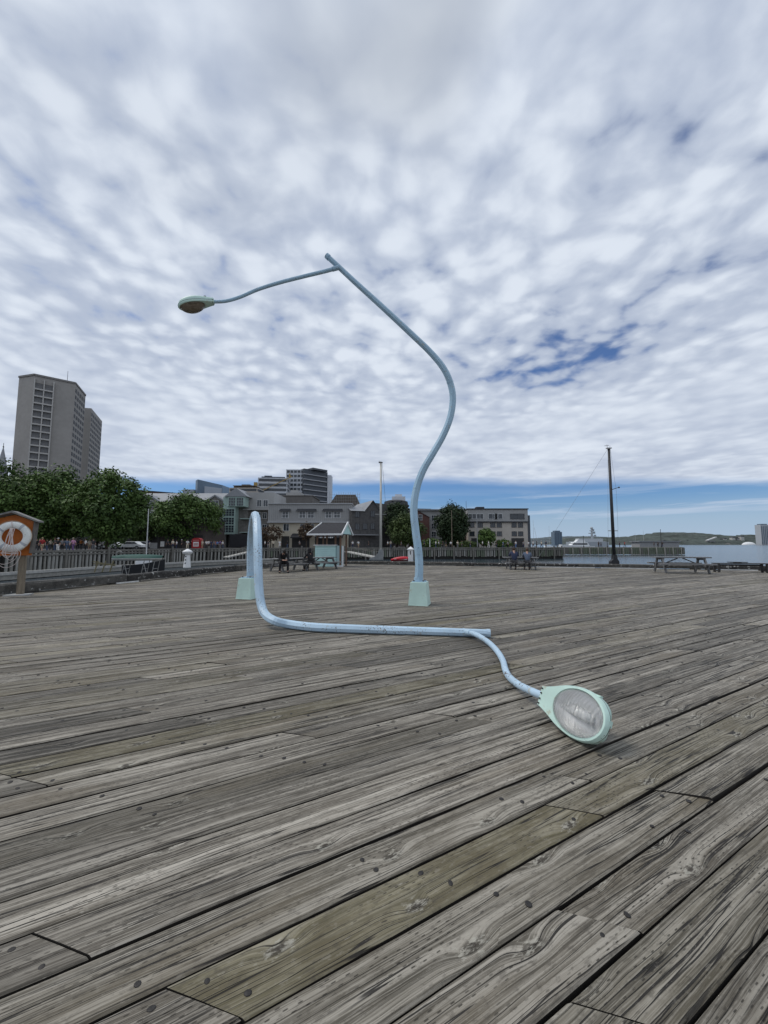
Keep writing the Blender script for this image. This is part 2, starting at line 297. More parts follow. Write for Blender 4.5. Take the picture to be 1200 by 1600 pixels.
# ---------------------------------------------------------------- mesh helpers
class MB:
    def __init__(self): self.v = []; self.f = []; self.mi = []
    def add(self, verts, faces, mi=0):
        o = len(self.v); self.v += [tuple(p) for p in verts]
        for f in faces: self.f.append(tuple(i + o for i in f)); self.mi.append(mi)
        return self
    def box(self, c, s, rz=0.0, mi=0, rot=None):
        hx, hy, hz = s[0] / 2, s[1] / 2, s[2] / 2
        mtx = rot if rot is not None else Matrix.Rotation(rz, 3, 'Z')
        vs = [mtx @ Vector((x * hx, y * hy, z * hz)) + Vector(c) for z in (-1, 1) for x, y in ((-1, -1), (1, -1), (1, 1), (-1, 1))]
        return self.add(vs, [(0, 3, 2, 1), (4, 5, 6, 7), (0, 1, 5, 4), (1, 2, 6, 5), (2, 3, 7, 6), (3, 0, 4, 7)], mi)
    def bar(self, a, b, w, t=None, up=(0, 0, 1), mi=0):   # rectangular bar from a to b
        a, b = Vector(a), Vector(b); t = t or w; d = (b - a).normalized(); upv = Vector(up)
        if abs(d.dot(upv)) > 0.98: upv = Vector((0, 1, 0))
        x = d.cross(upv).normalized(); z = x.cross(d)
        vs = [p + x * (sx * w / 2) + z * (sz * t / 2) for p in (a, b) for sx, sz in ((-1, -1), (1, -1), (1, 1), (-1, 1))]
        return self.add(vs, [(3, 2, 1, 0), (4, 5, 6, 7), (0, 1, 5, 4), (1, 2, 6, 5), (2, 3, 7, 6), (3, 0, 4, 7)], mi)
    def prism(self, poly, z0, z1, mi=0):      # poly counter-clockwise in plan; z0/z1 number
        n = len(poly)
        vs = [(p[0], p[1], z0) for p in poly] + [(p[0], p[1], z1) for p in poly]
        fs = [tuple(reversed(range(n))), tuple(range(n, 2 * n))] + [(i, (i + 1) % n, n + (i + 1) % n, n + i) for i in range(n)]
        return self.add(vs, fs, mi)
    def extrude_xz(self, poly, y0, y1, mi=0):  # profile in x,z (counter-clockwise seen from -y), pushed along y
        n = len(poly)
        vs = [(p[0], y0, p[1]) for p in poly] + [(p[0], y1, p[1]) for p in poly]
        fs = [tuple(range(n)), tuple(reversed(range(n, 2 * n)))] + [((i + 1) % n, i, n + i, n + (i + 1) % n) for i in range(n)]
        return self.add(vs, fs, mi)
    def cyl(self, a, b, r0, r1=None, n=10, mi=0, caps=True):
        r1 = r0 if r1 is None else r1
        return self.tube([a, b], [r0, r1], n, mi, caps)
    def tube(self, pts, rad, n=8, mi=0, caps=True, phase=0.0):
        pts = [Vector(p) for p in pts]; k = len(pts)
        if not hasattr(rad, '__len__'): rad = [rad] * k
        tang = [(pts[min(i + 1, k - 1)] - pts[max(i - 1, 0)]).normalized() for i in range(k)]
        up = Vector((0, 0, 1)) if abs(tang[0].z) < 0.9 else Vector((0, 1, 0))
        x = tang[0].cross(up).normalized(); vs = []
        for i in range(k):
            x = (x - tang[i] * x.dot(tang[i])).normalized(); y = tang[i].cross(x)
            for j in range(n):
                a = 2 * math.pi * j / n + phase
                vs.append(pts[i] + (x * math.cos(a) + y * math.sin(a)) * rad[i])
        fs = [(i * n + j, i * n + (j + 1) % n, (i + 1) * n + (j + 1) % n, (i + 1) * n + j) for i in range(k - 1) for j in range(n)]
        if caps: fs += [tuple(reversed(range(n))), tuple(range((k - 1) * n, k * n))]
        return self.add(vs, fs, mi)
    def lathe(self, prof, c=(0, 0, 0), n=16, mi=0):   # prof: (r, z)
        vs = []; k = len(prof)
        for r, z in prof:
            for j in range(n):
                a = 2 * math.pi * j / n; vs.append((c[0] + r * math.cos(a), c[1] + r * math.sin(a), c[2] + z))
        fs = [(i * n + j, i * n + (j + 1) % n, (i + 1) * n + (j + 1) % n, (i + 1) * n + j) for i in range(k - 1) for j in range(n)]
        fs += [tuple(reversed(range(n))), tuple(range((k - 1) * n, k * n))]
        return self.add(vs, fs, mi)
    def sphere(self, c, r, n=10, mi=0):
        if not hasattr(r, '__len__'): r = (r, r, r)
        k = max(4, n // 2); prof = []
        vs = []
        for i in range(1, k):
            t = math.pi * i / k
            for j in range(n):
                a = 2 * math.pi * j / n
                vs.append((c[0] + r[0] * math.sin(t) * math.cos(a), c[1] + r[1] * math.sin(t) * math.sin(a), c[2] - r[2] * math.cos(t)))
        b = len(vs); vs += [(c[0], c[1], c[2] - r[2]), (c[0], c[1], c[2] + r[2])]
        fs = [(i * n + j, i * n + (j + 1) % n, (i + 1) * n + (j + 1) % n, (i + 1) * n + j) for i in range(k - 2) for j in range(n)]
        fs += [(b, (j + 1) % n, j) for j in range(n)] + [((k - 2) * n + j, (k - 2) * n + (j + 1) % n, b + 1) for j in range(n)]
        return self.add(vs, fs, mi)
    def mesh(self, name, mats, smooth=False):
        me = bpy.data.meshes.new(name); me.from_pydata(self.v, [], self.f)
        for m in (mats if isinstance(mats, (list, tuple)) else [mats]): me.materials.append(m)
        if any(self.mi): me.polygons.foreach_set('material_index', self.mi)
        if smooth: me.polygons.foreach_set('use_smooth', [True] * len(self.f))
        me.update(); return me
    def build(self, name, mats, parent=None, loc=None, rz=0.0, smooth=False, bevel=0.0):
        o = bpy.data.objects.new(name, self.mesh(name, mats, smooth)); COL.objects.link(o)
        if parent: o.parent = parent
        if loc is not None: o.location = loc
        if rz: o.rotation_euler = (0, 0, rz)
        if bevel:
            md = o.modifiers.new('bevel', 'BEVEL'); md.width = bevel; md.segments = 2; md.limit_method = 'ANGLE'
        return o
def tag(o, label=None, cat=None, group=None, kind=None):
    if label: o['label'] = label
    if cat: o['category'] = cat
    if group: o['group'] = group
    if kind: o['kind'] = kind
    return o
def thing(name, label, cat, loc=(0, 0, 0), rz=0.0, group=None):
    o = bpy.data.objects.new(name, None); o.empty_display_size = 0.2; COL.objects.link(o)
    o.location = loc; o.rotation_euler = (0, 0, rz); return tag(o, label, cat, group)
def inst(name, me, parent=None, loc=None, rot=None, scale=None):
    o = bpy.data.objects.new(name, me); COL.objects.link(o)
    if parent: o.parent = parent
    if loc is not None: o.location = loc
    if rot is not None: o.rotation_euler = rot
    if scale is not None: o.scale = scale
    return o
def copy_tree(o, parent=None):
    c = o.copy(); COL.objects.link(c)
    if parent: c.parent = parent
    for ch in list(o.children): copy_tree(ch, c)
    return c
def spline(pts, per=8):                       # Catmull-Rom through tuples of any length
    out = []; n = len(pts)
    for i in range(n - 1):
        p0, p1, p2, p3 = pts[max(i - 1, 0)], pts[i], pts[i + 1], pts[min(i + 2, n - 1)]
        for k in range(per):
            t = k / per
            out.append(tuple(0.5 * (2 * b + (c - a) * t + (2 * a - 5 * b + 4 * c - d) * t * t + (3 * b - a - 3 * c + d) * t ** 3) for a, b, c, d in zip(p0, p1, p2, p3)))
    out.append(tuple(pts[-1])); return out

# ================================================================ THE SETTING
UA = Vector((math.cos(R(-16.3)), math.sin(R(-16.3)), 0)); VA = Vector((-UA.y, UA.x, 0))   # pier axes
U0, U1, V0, V1 = -15.1, 44.0, -7.0, 29.1
def UV(u, v, z=0.0): return UA * u + VA * v + Vector((0, 0, z))
DA = R(61.3); D = Vector((math.sin(DA), math.cos(DA), 0)); N = Vector((-D.y, D.x, 0))      # plank direction and its normal
PW = 0.2435

wm = MB(); wm.add([(-3000, -300, -1.8), (3000, -300, -1.8), (3000, 6000, -1.8), (-3000, 6000, -1.8)], [(0, 1, 2, 3)])
tag(wm.build('harbour_water', WATER), kind='structure')
wm = MB(); wm.add([(-3000, -300, -9), (3000, -300, -9), (3000, 6000, -9), (-3000, 6000, -9)], [(0, 1, 2, 3)])
tag(wm.build('harbour_bed', M('harbour_mud', (0.05, 0.05, 0.04), 0.9)), kind='structure')

# deck: 300 planks that show largest are pieces of their own, the rest one mass
deck = thing('wharf_deck', None, None); tag(deck, kind='structure')
def plank_mesh(MBv, s_lo, s_hi, c0, c1, seed, tone, green, J0, J1, sk0, sk1, fine, uvs, var):
    """append one plank. ends lie on s = J - sk*c"""
    rnd = random.Random(seed)
    nseg = fine
    tilt = rnd.uniform(-0.004, 0.004); hz = rnd.uniform(-0.005, 0.005); off = rnd.uniform(0, 400)
    gapL, gapR = rnd.uniform(0.0028, 0.0075), rnd.uniform(0.0028, 0.0075)
    prof = [(0, -0.11), (0, -0.007), (0.007, 0.0), (None, 0.0), (1, 0.0), (2, -0.007), (2, -0.075)]
    ring = []
    ph = [rnd.uniform(0, 6.28) for _ in range(4)]
    for i in range(nseg + 1):
        t = i / nseg
        sm = s_lo + (s_hi - s_lo) * t
        wl = (math.sin(sm * 2.1 + ph[0]) + math.sin(sm * 7.3 + ph[1]) * 0.5) * 0.0022 + (rnd.random() ** 5) * 0.012
        wr = (math.sin(sm * 1.9 + ph[2]) + math.sin(sm * 6.7 + ph[3]) * 0.5) * 0.0022 + (rnd.random() ** 5) * 0.012
        a, b_ = c0 + gapL + wl, c1 - gapR - wr
        cs = [(a, -0.11), (a, -0.007), (a + 0.008, 0.0), ((a + b_) / 2, 0.0015), (b_ - 0.008, 0.0), (b_, -0.007), (b_, -0.11)]
        pts = []
        for c, z in cs:
            e0 = J0 - sk0 * c + 0.0035; e1 = J1 - sk1 * c - 0.0035
            s = e0 + (e1 - e0) * t
            zz_ = z + hz + tilt * (c - (c0 + c1) / 2) / 0.12
            p = D * s + N * c; pts.append(((p.x, p.y, zz_), (s + off, c - c0)))
        ring.append(pts)
    o = len(MBv.v)
    for r in ring:
        for p, q in r: MBv.v.append(p); uvs.append(q)
    k = 7
    for i in range(nseg):
        for j in range(k - 1):
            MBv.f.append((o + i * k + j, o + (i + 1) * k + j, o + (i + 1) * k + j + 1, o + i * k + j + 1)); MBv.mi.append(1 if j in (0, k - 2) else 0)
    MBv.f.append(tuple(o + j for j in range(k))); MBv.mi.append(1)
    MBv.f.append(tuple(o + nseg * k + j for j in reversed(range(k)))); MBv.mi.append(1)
    var += [(tone, green)] * ((nseg + 1) * k)
    return hz
def finish_plank(MBv, uvs, var, name, parent):
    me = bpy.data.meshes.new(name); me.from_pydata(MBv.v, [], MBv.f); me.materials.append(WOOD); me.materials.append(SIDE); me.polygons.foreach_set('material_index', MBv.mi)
    l1 = me.uv_layers.new(name='UVMap'); l2 = me.uv_layers.new(name='Var')
    idx = [0] * len(me.loops); me.loops.foreach_get('vertex_index', idx)
    l1.data.foreach_set('uv', [x for i in idx for x in uvs[i]]); l2.data.foreach_set('uv', [x for i in idx for x in var[i]])
    o = bpy.data.objects.new(name, me); COL.objects.link(o); o.parent = parent; return o

rg = random.Random(11)
HALF = 0.507; J00 = 1.76
forced = {1: [(2.774)], 2: [4.295], 3: [1.76, 3.788], 5: [1.76], 7: [1.253], 9: [0.75]}
greens = {}
planks = []
kmin, kmax = int((0.7071 * (V0 - U1)) / PW) - 3, int((0.7071 * (V1 - U0)) / PW) + 1
for k in range(kmin, kmax + 1):
    c0 = 0.755 + PW * (k - 0); c0 += rg.uniform(-0.004, 0.004) if abs(k) > 8 else 0
    c1 = 0.755 + PW * (k + 1)
    cm = (c0 + c1) / 2
    # s range inside the pier rectangle: far v: s+c=V/0.7071 ; u: s-c=U/0.7071
    lo = max(V0 / 0.7071 - cm, U0 / 0.7071 + cm); hi = min(V1 / 0.7071 - cm, U1 / 0.7071 + cm)
    if hi - lo < 0.15: continue
    joints = []
    jf = forced.get(k, [])
    J = (round((lo + cm - J00) / HALF) + rg.randint(2, 8)) * HALF + J00
    if jf:
        J = jf[0]
        while J - 9 * HALF > lo + cm + 0.8: J -= 9 * HALF
    while J < hi + cm - 0.6:
        nxt = [f for f in jf if J < f - 0.01]
        if J > lo + cm + 0.6: joints.append(J)
        step = rg.choice([7, 8, 9, 9, 10, 10, 11, 12]) * HALF
        J = nxt[0] if (nxt and nxt[0] - J < step + 1.6) else J + step
    ends = []
    st = ('v', V0 / 0.7071) if V0 / 0.7071 - cm > U0 / 0.7071 + cm else ('u', U0 / 0.7071)
    en = ('v', V1 / 0.7071) if V1 / 0.7071 - cm < U1 / 0.7071 + cm else ('u', U1 / 0.7071)
    def e(t): return (t[1], 1) if t[0] == 'v' else (t[1], -1)
    ends = [e(st)] + [(j, 1) for j in joints] + [e(en)]
    for i in range(len(ends) - 1):
        (Ja, sa), (Jb, sb) = ends[i], ends[i + 1]
        s_lo, s_hi = Ja - sa * cm, Jb - sb * cm
        if s_hi - s_lo < 0.12: continue
        tone = min(1.0, max(0.0, rg.gauss(0.56, 0.17))); green = 0.0
        q = rg.random()
        if q < 0.05: green = rg.uniform(0.5, 0.9)
        elif q < 0.22: green = rg.uniform(0.1, 0.35)
        if k == 3 and abs(Ja - 1.76) < 0.05: green, tone = 0.95, 0.56
        elif k == 3 and abs(Ja - 3.788) < 0.05: green, tone = 0.5, 0.58
        elif k in (1, 2, 4): green = 0.12 if k != 1 else 0.05; tone = 0.60
        elif k == 0: green, tone = 0.22, 0.50
        elif k == -1: green, tone = 0.05, 0.47
        # how large it shows
        vis = 0.0; n = max(3, int((s_hi - s_lo) / 0.4))
        for t in range(n + 1):
            p = D * (s_lo + (s_hi - s_lo) * t / n) + N * cm
            if p.y > 0.3 and abs(p.x / p.y) < 1.02:
                d = max(p.length, 1.3)
                if 1.6 / p.y < 1.42: vis += 1.0 / d ** 3
        planks.append((vis * (s_hi - s_lo) / n, k, s_lo, s_hi, c0, c1, tone, green, Ja, Jb, sa, sb))
planks.sort(key=lambda t: -t[0])
mass, muv, mvar = MB(), [], []
spike_me = MB().lathe([(0.0135, -0.006), (0.0145, 0.0004), (0.011, 0.0012), (0.004, 0.0016)], n=9).mesh('spike', IRON, True)
spike_mass = MB(); nspike = 0
for i, (vis, k, s_lo, s_hi, c0, c1, tone, green, Ja, Jb, sa, sb) in enumerate(planks):
    seed = 1000 + i
    single = i < 300
    if single:
        mb, uvs, var = MB(), [], []
        near = i < 60
        plank_mesh(mb, s_lo, s_hi, c0, c1, seed, tone, green, Ja, Jb, sa, sb, max(3, min(8, int((s_hi - s_lo) * 1.7))) if near else 3, uvs, var)
        po = finish_plank(mb, uvs, var, 'plank', deck)
    else:
        plank_mesh(mass, s_lo, s_hi, c0, c1, seed, tone, green, Ja, Jb, sa, sb, 2, muv, mvar); po = None
    # spikes in pairs along every joist, and beside each end joint
    rs = random.Random(seed * 3)
    cm = (c0 + c1) / 2
    js = []
    m0 = math.ceil((s_lo + cm - J00) / (2 * HALF))
    for mm in range(m0, m0 + 14):
        J = J00 + mm * 2 * HALF
        if J > s_hi + cm: break
        js.append(J)
    marks = []
    for J in js:
        if sa == 1 and abs(J - Ja) < 0.2: marks.append(Ja + 0.085)
        elif sb == 1 and abs(J - Jb) < 0.2: marks.append(Jb - 0.085)
        else: marks.append(J)
    for q, t in ((Ja, 0.085), (Jb, -0.085)):
        if not any(abs(mk - q) < 0.2 for mk in marks): marks.append(q + t)
    for J in marks:
        for fc in (0.27, 0.73):
            c = c0 + (c1 - c0) * fc + rs.uniform(-0.018, 0.018); s = J - c + rs.uniform(-0.03, 0.03)
            if not (s_lo + 0.02 < s < s_hi - 0.02) or rs.random() < 0.12: continue
            p = D * s + N * c
            if p.y < 0.5 or abs(p.x / p.y) > 1.05 or p.length > 11: continue
            if single and p.length < 4.4 and nspike < 290 and 1.6 / p.y < 1.35:
                inst('spike', spike_me, po, (p.x, p.y, 0.0005 + rs.uniform(-0.001, 0.001)), (rs.uniform(-.06, .06), rs.uniform(-.06, .06), rs.uniform(0, 6)), (rs.uniform(.72, 1.12), rs.uniform(.72, 1.12), 1)); nspike += 1
            else:
                spike_mass.lathe([(0.0145, -0.006), (0.0155, 0.001), (0.007, 0.0026)], (p.x, p.y, 0.001), 6)
tag(finish_plank(mass, muv, mvar, 'far_planks', deck), kind='stuff')
tag(spike_mass.build('far_spikes', IRON, deck), kind='stuff')
# below the gaps: joists, and a crib whose near-black colour paints the void's shade
mb = MB()
JW = 2 * HALF * 0.7071
for i in range(int((V1 - V0) / JW)):
    v = J00 * 0.7071 + JW * (i - 11)
    if V0 < v < V1: mb.box(UV((U0 + U1) / 2, v, -0.24), (U1 - U0 - 0.1, 0.1, 0.24), R(-16.3))
tag(mb.build('joists', M('old_joist', (0.03, 0.028, 0.025), 0.9), deck), kind='stuff')
mb = MB(); mb.prism([UV(U0 + .1, V0)[:2], UV(U1, V0)[:2], UV(U1, V1 - .1)[:2], UV(U0 + .1, V1 - .1)[:2]], -1.4, -0.35)
tag(mb.build('wharf_crib', M('void_shade_crib', (0.030, 0.028, 0.025), 0.95)), kind='structure')

# ---------------------------------------------------------------- land beyond the water
EDGE = [(-120, 30), (-41, 41.5), (-40, 52), (-35, 70), (-24, 80), (0, 86), (24, 88.5), (42, 91)]
BW = 0.6
land = EDGE + [(46, 100), (48, 160), (60, 420), (120, 900), (-900, 900), (-900, 30)]
mb = MB(); mb.prism(land, -6, BW - 0.004)
tag(mb.build('boardwalk', M('boardwalk_planks', (0.20, 0.185, 0.17), 0.85, var=0.3, scale=1.5)), kind='structure')
mb = MB(); mb.prism([(-75, 62), (-42, 62), (-38, 88), (-26, 93), (40, 101), (44, 420), (-300, 420), (-300, 62)], BW - 0.02, BW + 0.01)
tag(mb.build('street', M('asphalt', (0.055, 0.055, 0.058), 0.9)), kind='structure')

# timber bulkhead walls: vertical boards, wale and cap rail
TIMB = [M('grey_timber_a', (0.23, 0.22, 0.195), 0.85, var=0.35, scale=2.0, stretch=(4, 4, .5)), M('grey_timber_b', (0.165, 0.158, 0.14), 0.85, var=0.35, scale=2.0, stretch=(4, 4, .5)),
        M('grey_timber_c', (0.29, 0.285, 0.26), 0.85, var=0.3, scale=2.0, stretch=(4, 4, .5)), M('green_timber', (0.15, 0.17, 0.125), 0.85, var=0.35, scale=2.0, stretch=(4, 4, .5))]
DTIMB = M('gap_shade_timber', (0.018, 0.017, 0.015), 0.8, var=0.4)  # near-black colour paints the shade in the gaps between boards
board_me = {}
def bulkhead(label, line, single, ztop=BW, step=0.52, w=0.34, zb=-1.5, mats=(0, 1, 2)):
    t = thing('bulkhead_wall', label, 'timber wall', (line[0][0], line[0][1], 0))
    o = Vector((line[0][0], line[0][1], 0))
    back, cap, massb, posts = MB(), MB(), MB(), MB(); rb = random.Random(len(label))
    for a, b in zip(line[:-1], line[1:]):
        a, b = Vector((*a, 0)), Vector((*b, 0)); d = (b - a).normalized(); n = Vector((d.y, -d.x, 0)); L = (b - a).length
        rz = math.atan2(d.y, d.x); m = (a + b) / 2 - o
        back.box(m + n * 0.06 + Vector((0, 0, (ztop - 0.1 - 2.4) / 2)), (L, 0.1, ztop + 2.3), rz)
        cap.bar(a - o + n * 0.12 + Vector((0, 0, ztop + 0.10)), b - o + n * 0.12 + Vector((0, 0, ztop + 0.10)), 0.34, 0.26)
        cap.bar(a - o + n * 0.30 + Vector((0, 0, ztop - 0.30)), b - o + n * 0.30 + Vector((0, 0, ztop - 0.30)), 0.2, 0.2)
        k = int(L / step)
        for i in range(k):
            p = a - o + d * ((i + 0.5) * L / k + rb.uniform(-.05, .05)) + n * 0.22
            hh = rb.uniform(0.0, 0.12); bot = zb + rb.uniform(-0.15, 0.1); top = ztop - 0.02 - hh
            if single:
                key = (rb.randint(0, 3), rb.choice(mats))
                if key not in board_me:
                    board_me[key] = MB().box((0, 0, 0), (w * (0.75 + 0.11 * key[0]), 0.14, 1.0)).mesh('board', TIMB[key[1]])
                inst('board', board_me[key], t, p + Vector((0, 0, (top + bot) / 2)), (0, rb.uniform(-.02, .02), rz + rb.uniform(-.06, .06)), (1, 1, top - bot))
            else:
                massb.box(p + Vector((0, 0, (top + bot) / 2)), (w * rb.uniform(.75, 1.1), 0.14, top - bot), rz, rb.randint(0, len(mats) - 1))
            if i % 9 == 4:
                posts.cyl(p + n * 0.2 + Vector((0, 0, -2.4)), p + n * 0.2 + Vector((0, 0, ztop + rb.choice([0.0, 0.1, 0.6]))), 0.17, 0.16, 8)
    back.build('backing', DTIMB, t); cap.build('cap_rail', TIMB[1], t)
    if massb.v: tag(massb.build('boards', [TIMB[i] for i in mats], t), kind='stuff')
    if posts.v: tag(posts.build('fender_piles', TIMB[1], t), kind='stuff')
    return t
bulkhead('grey timber bulkhead wall of spaced vertical boards behind the orange life ring station', [(-60, 38.5), (-41, 41.5), (-40, 52)], True, mats=(0, 2, 2), w=0.32)
bulkhead('grey timber bulkhead wall below the boardwalk beside the white lighthouse lamp', [(-40, 52), (-35, 70), (-24, 80)], True, mats=(0, 2, 2), step=0.62, w=0.40)
bulkhead('long weathered bulkhead wall across the basin below the brick and concrete hotels', [(-24, 80), (0, 86), (24, 88.5), (42, 91), (44, 100)], False, zb=-1.2, mats=(0, 1, 3, 2), step=0.5, w=0.36)
# far pier on the right
pr = thing('far_pier', 'long timber pier with greenish vertical boards crossing the water at right', 'pier', (54, 118, 0))
mb = MB(); mb.prism([(0, 0), (39.3, 2.0), (39.0, 7.5), (0, 6.5)], -0.3, BW); mb.build('pier_deck', TIMB[0], pr)
mb = MB(); rb = random.Random(5)
for i in range(62):
    t = (i + .5) / 62; mb.box((39.3 * t, 2.0 * t - 0.12, -0.55 + rb.uniform(-.05, .05)), (0.5, 0.16, 2.1), 0.05, rb.choice([0, 0, 1]))
for i in range(8): mb.box((39.45 - .05 * i, 2.2 + .65 * i, -0.55), (0.16, 0.5, 2.1), 0, 0)
tag(mb.build('boards', [TIMB[3], TIMB[1]], pr), kind='stuff')
mb = MB()
for i in range(15): mb.cyl((1 + i * 2.65, 0.05 * 2.65 * i - 0.35, -2.6), (1 + i * 2.65, 0.05 * 2.65 * i - 0.35, BW + .15), 0.16, 0.15, 8)
tag(mb.build('fender_piles', TIMB[2], pr), kind='stuff')
mb = MB(); mb.box((20, 3, -0.9), (38.5, 4, 1.2), 0.05); mb.build('crib', DTIMB, pr)

# low floating dock along the left bulkhead
fd = thing('floating_dock', 'low pale floating dock running along the foot of the left bulkhead wall', 'dock', (0, 0, 0))
mb = MB(); mb.prism([(-37.5, 33), (-35.6, 33), (-33.4, 47), (-29.0, 60), (-20, 72), (-21.5, 73.5), (-31, 62), (-35.6, 47.4)], -1.75, -1.18)
mb.build('float', M('pale_dock_wood', (0.30, 0.29, 0.26), 0.8, var=0.25, scale=4), fd)
mb = MB()
for a, b in zip([(-35.6, 33), (-33.4, 47), (-29.0, 60)], [(-33.4, 47), (-29.0, 60), (-20, 72)]):
    mb.bar((*a, -1.15), (*b, -1.15), 0.25, 0.28)
mb.build('edge_beam', M('bleached_beam', (0.42, 0.41, 0.38), 0.8, var=0.2), fd)

# ---------------------------------------------------------------- curb timbers round the deck
CURB = [M('black_worn_timber', (0.042, 0.040, 0.037), 0.8, var=0.55, scale=4, bump=0.8, bscale=30, stain=((0.42, 0.42, 0.40), 7.0, 0.585, 0.64)),
        M('grey_worn_timber', (0.080, 0.076, 0.068), 0.8, var=0.5, scale=4, bump=0.8, bscale=30, stain=((0.40, 0.40, 0.38), 6.0, 0.60, 0.67))]
def curb(label, a, b, h, seed):
    t = thing('curb', label, 'curb', UV(*a))
    rc = random.Random(seed); L = math.hypot(b[0] - a[0], b[1] - a[1]); du, dv = (b[0] - a[0]) / L, (b[1] - a[1]) / L
    rz = R(-16.3) + math.atan2(dv, du); x = 0.0
    while x < L - 0.5:
        l = min(rc.uniform(4.5, 7.5), L - x); hh = h * rc.uniform(0.9, 1.08)
        mb = MB(); k = 8
        rows = []
        for i in range(k + 1):
            s = x + 0.01 + (l - 0.02) * i / k; j = [rc.uniform(-.018, .018) for _ in range(6)]
            c = UA * (du * s) + VA * (dv * s); nn = UA * (-dv) + VA * du
            rows.append([c + nn * (0.02 + j[0]) + Vector((0, 0, 0.05)), c + nn * (0.0 + j[1]) + Vector((0, 0, hh - .05)), c + nn * (.05) + Vector((0, 0, hh + j[2])),
                         c + nn * .27 + Vector((0, 0, hh + j[3])), c + nn * (.32 + j[4]) + Vector((0, 0, hh - .05)), c + nn * .31 + Vector((0, 0, 0.05))])
        for r in rows: mb.v += [tuple(p) for p in r]
        for i in range(k):
            for q in range(6): mb.f.append((i * 6 + q, i * 6 + (q + 1) % 6, (i + 1) * 6 + (q + 1) % 6, (i + 1) * 6 + q)); mb.mi.append(0)
        mb.f += [(5, 4, 3, 2, 1, 0), tuple(k * 6 + q for q in range(6))]; mb.mi += [0, 0]
        mb.build('timber', rc.choice(CURB), t)
        bl = MB()
        for s in (x + .4, x + l / 2, x + l - .4): bl.box(UA * (du * s) + VA * (dv * s) + (UA * (-dv) + VA * du) * .16 + Vector((0, 0, .028)), (.5, .26, .05), rz)
        bl.build('riser_block', CURB[0], t)
        x += l
    return t, rz
curb('chipped black timber curb along the left edge of the deck behind the life ring post', (U0 + .36, V0), (U0 + .36, V1 - .4), 0.33, 3)
ct, crz = curb('weathered timber curb along the far edge of the deck under the two masts', (U0 + .4, V1 - .36), (U1, V1 - .36), 0.27, 4)
mb = MB(); rc = random.Random(8)
for u0, u1 in ((2.6, 6.2), (6.6, 9.9), (13.2, 15.0), (15.6, 19.2), (19.5, 21.3), (21.6, 24.6)):
    mb.box(UA * ((u0 + u1) / 2 - U0 - .4) + VA * (-0.14) + Vector((0, 0, 0.028)), (u1 - u0, 0.05, 0.05), crz)
mb.build('curb_gap_bright', M('bright_gap_white', (0.62, 0.62, 0.6), 0.8, var=0.25), ct)  # white strips stand in for the brightness showing under the curb
lt = [o for o in bpy.data.objects if o.name == 'curb'][0]
mb = MB(); mb.box(VA * (13.6 - V0 - 1.2) + UA * (0.12) + Vector((0, 0, 0.03)), (1.0, 0.05, 0.05), R(90 - 16.3)); mb.build('curb_gap_bright', MATS['bright_gap_white'], lt)

# ================================================================ LAMP SCULPTURES
def pedestal(parent, c, rz):
    mb = MB(); b, t, h = 0.25, 0.225, 0.60
    w = 0.20
    vs = [(sx * r, sy * r, z) for r, z in ((0.255, 0.004), (0.25, 0.03), (0.205, h - .012), (0.198, h)) for sx, sy in ((-1, -1), (1, -1), (1, 1), (-1, 1))]
    fs = [(3, 2, 1, 0), (12, 13, 14, 15)] + [(i * 4 + j, i * 4 + (j + 1) % 4, (i + 1) * 4 + (j + 1) % 4, (i + 1) * 4 + j) for i in range(3) for j in range(4)]
    mb.add(vs, fs); o = mb.build('pedestal', MINT, parent, c, rz)
    fl = MB(); fl.box((0, 0, h + .012), (0.33, 0.33, 0.022))
    fl.build('base_plate', BLUE, o)
    for sx in (-1, 1):
        for sy in (-1, 1): MB().cyl((sx * .125, sy * .125, h + .02), (sx * .125, sy * .125, h + .05), 0.02, 0.018, 6).build('anchor_bolt', IRON, o)
    return o
def hw(x):                            # half width of a cobra head along its length (0..1)
    pts = [(0, .088), (.06, .093), (.2, .126), (.33, .163), (.48, .19), (.62, .20), (.75, .19), (.87, .155), (.95, .10), (.985, .055), (1.0, 0.0)]
    for i in range(len(pts) - 1):
        (a, b), (c, d) = pts[i], pts[i + 1]
        if a <= x <= c:
            m0 = (d - pts[max(i - 1, 0)][1]) / max(1e-6, c - pts[max(i - 1, 0)][0]); q = pts[min(i + 2, len(pts) - 1)]; m1 = (q[1] - b) / max(1e-6, q[0] - a)
            t = (x - a) / (c - a); h = c - a
            return max(0, (2 * t ** 3 - 3 * t * t + 1) * b + (t ** 3 - 2 * t * t + t) * h * m0 + (-2 * t ** 3 + 3 * t * t) * d + (t ** 3 - t * t) * h * m1)
    return 0
def lens_mat(name='prismatic_lamp_glass', c1=(0.93, 0.94, 0.94), c2=(0.74, 0.74, 0.73)):
    m = bpy.data.materials.new(name); m.use_nodes = True; T = NT(m.node_tree); b = prin(T)
    c = T.n('ShaderNodeTexCoord').outputs['Object']; x, y, z = T.sep(c)
    r1 = T.m('SINE', T.m('MULTIPLY', x, 230.0)); r2 = T.m('SINE', T.m('ADD', T.m('MULTIPLY', y, 62.0), T.m('MULTIPLY', x, 14.0))); n = T.noise(c, 9.0, 4.0, 0.6)
    T.inp(b.inputs['Base Color'], T.mix(T.ss(n, 0.4, 0.65), c1, c2))
    b.inputs['Transmission Weight'].default_value = 0.80; T.inp(b.inputs['Roughness'], T.mr(n, 0.3, 0.7, 0.12, 0.26)); b.inputs['IOR'].default_value = 1.25
    T.inp(b.inputs['Normal'], T.bump(T.m('ADD', T.m('MULTIPLY', r1, 0.32), T.m('ADD', T.m('MULTIPLY', r2, 0.55), T.m('MULTIPLY', n, 0.45))), 1.0, 0.010))
    return m
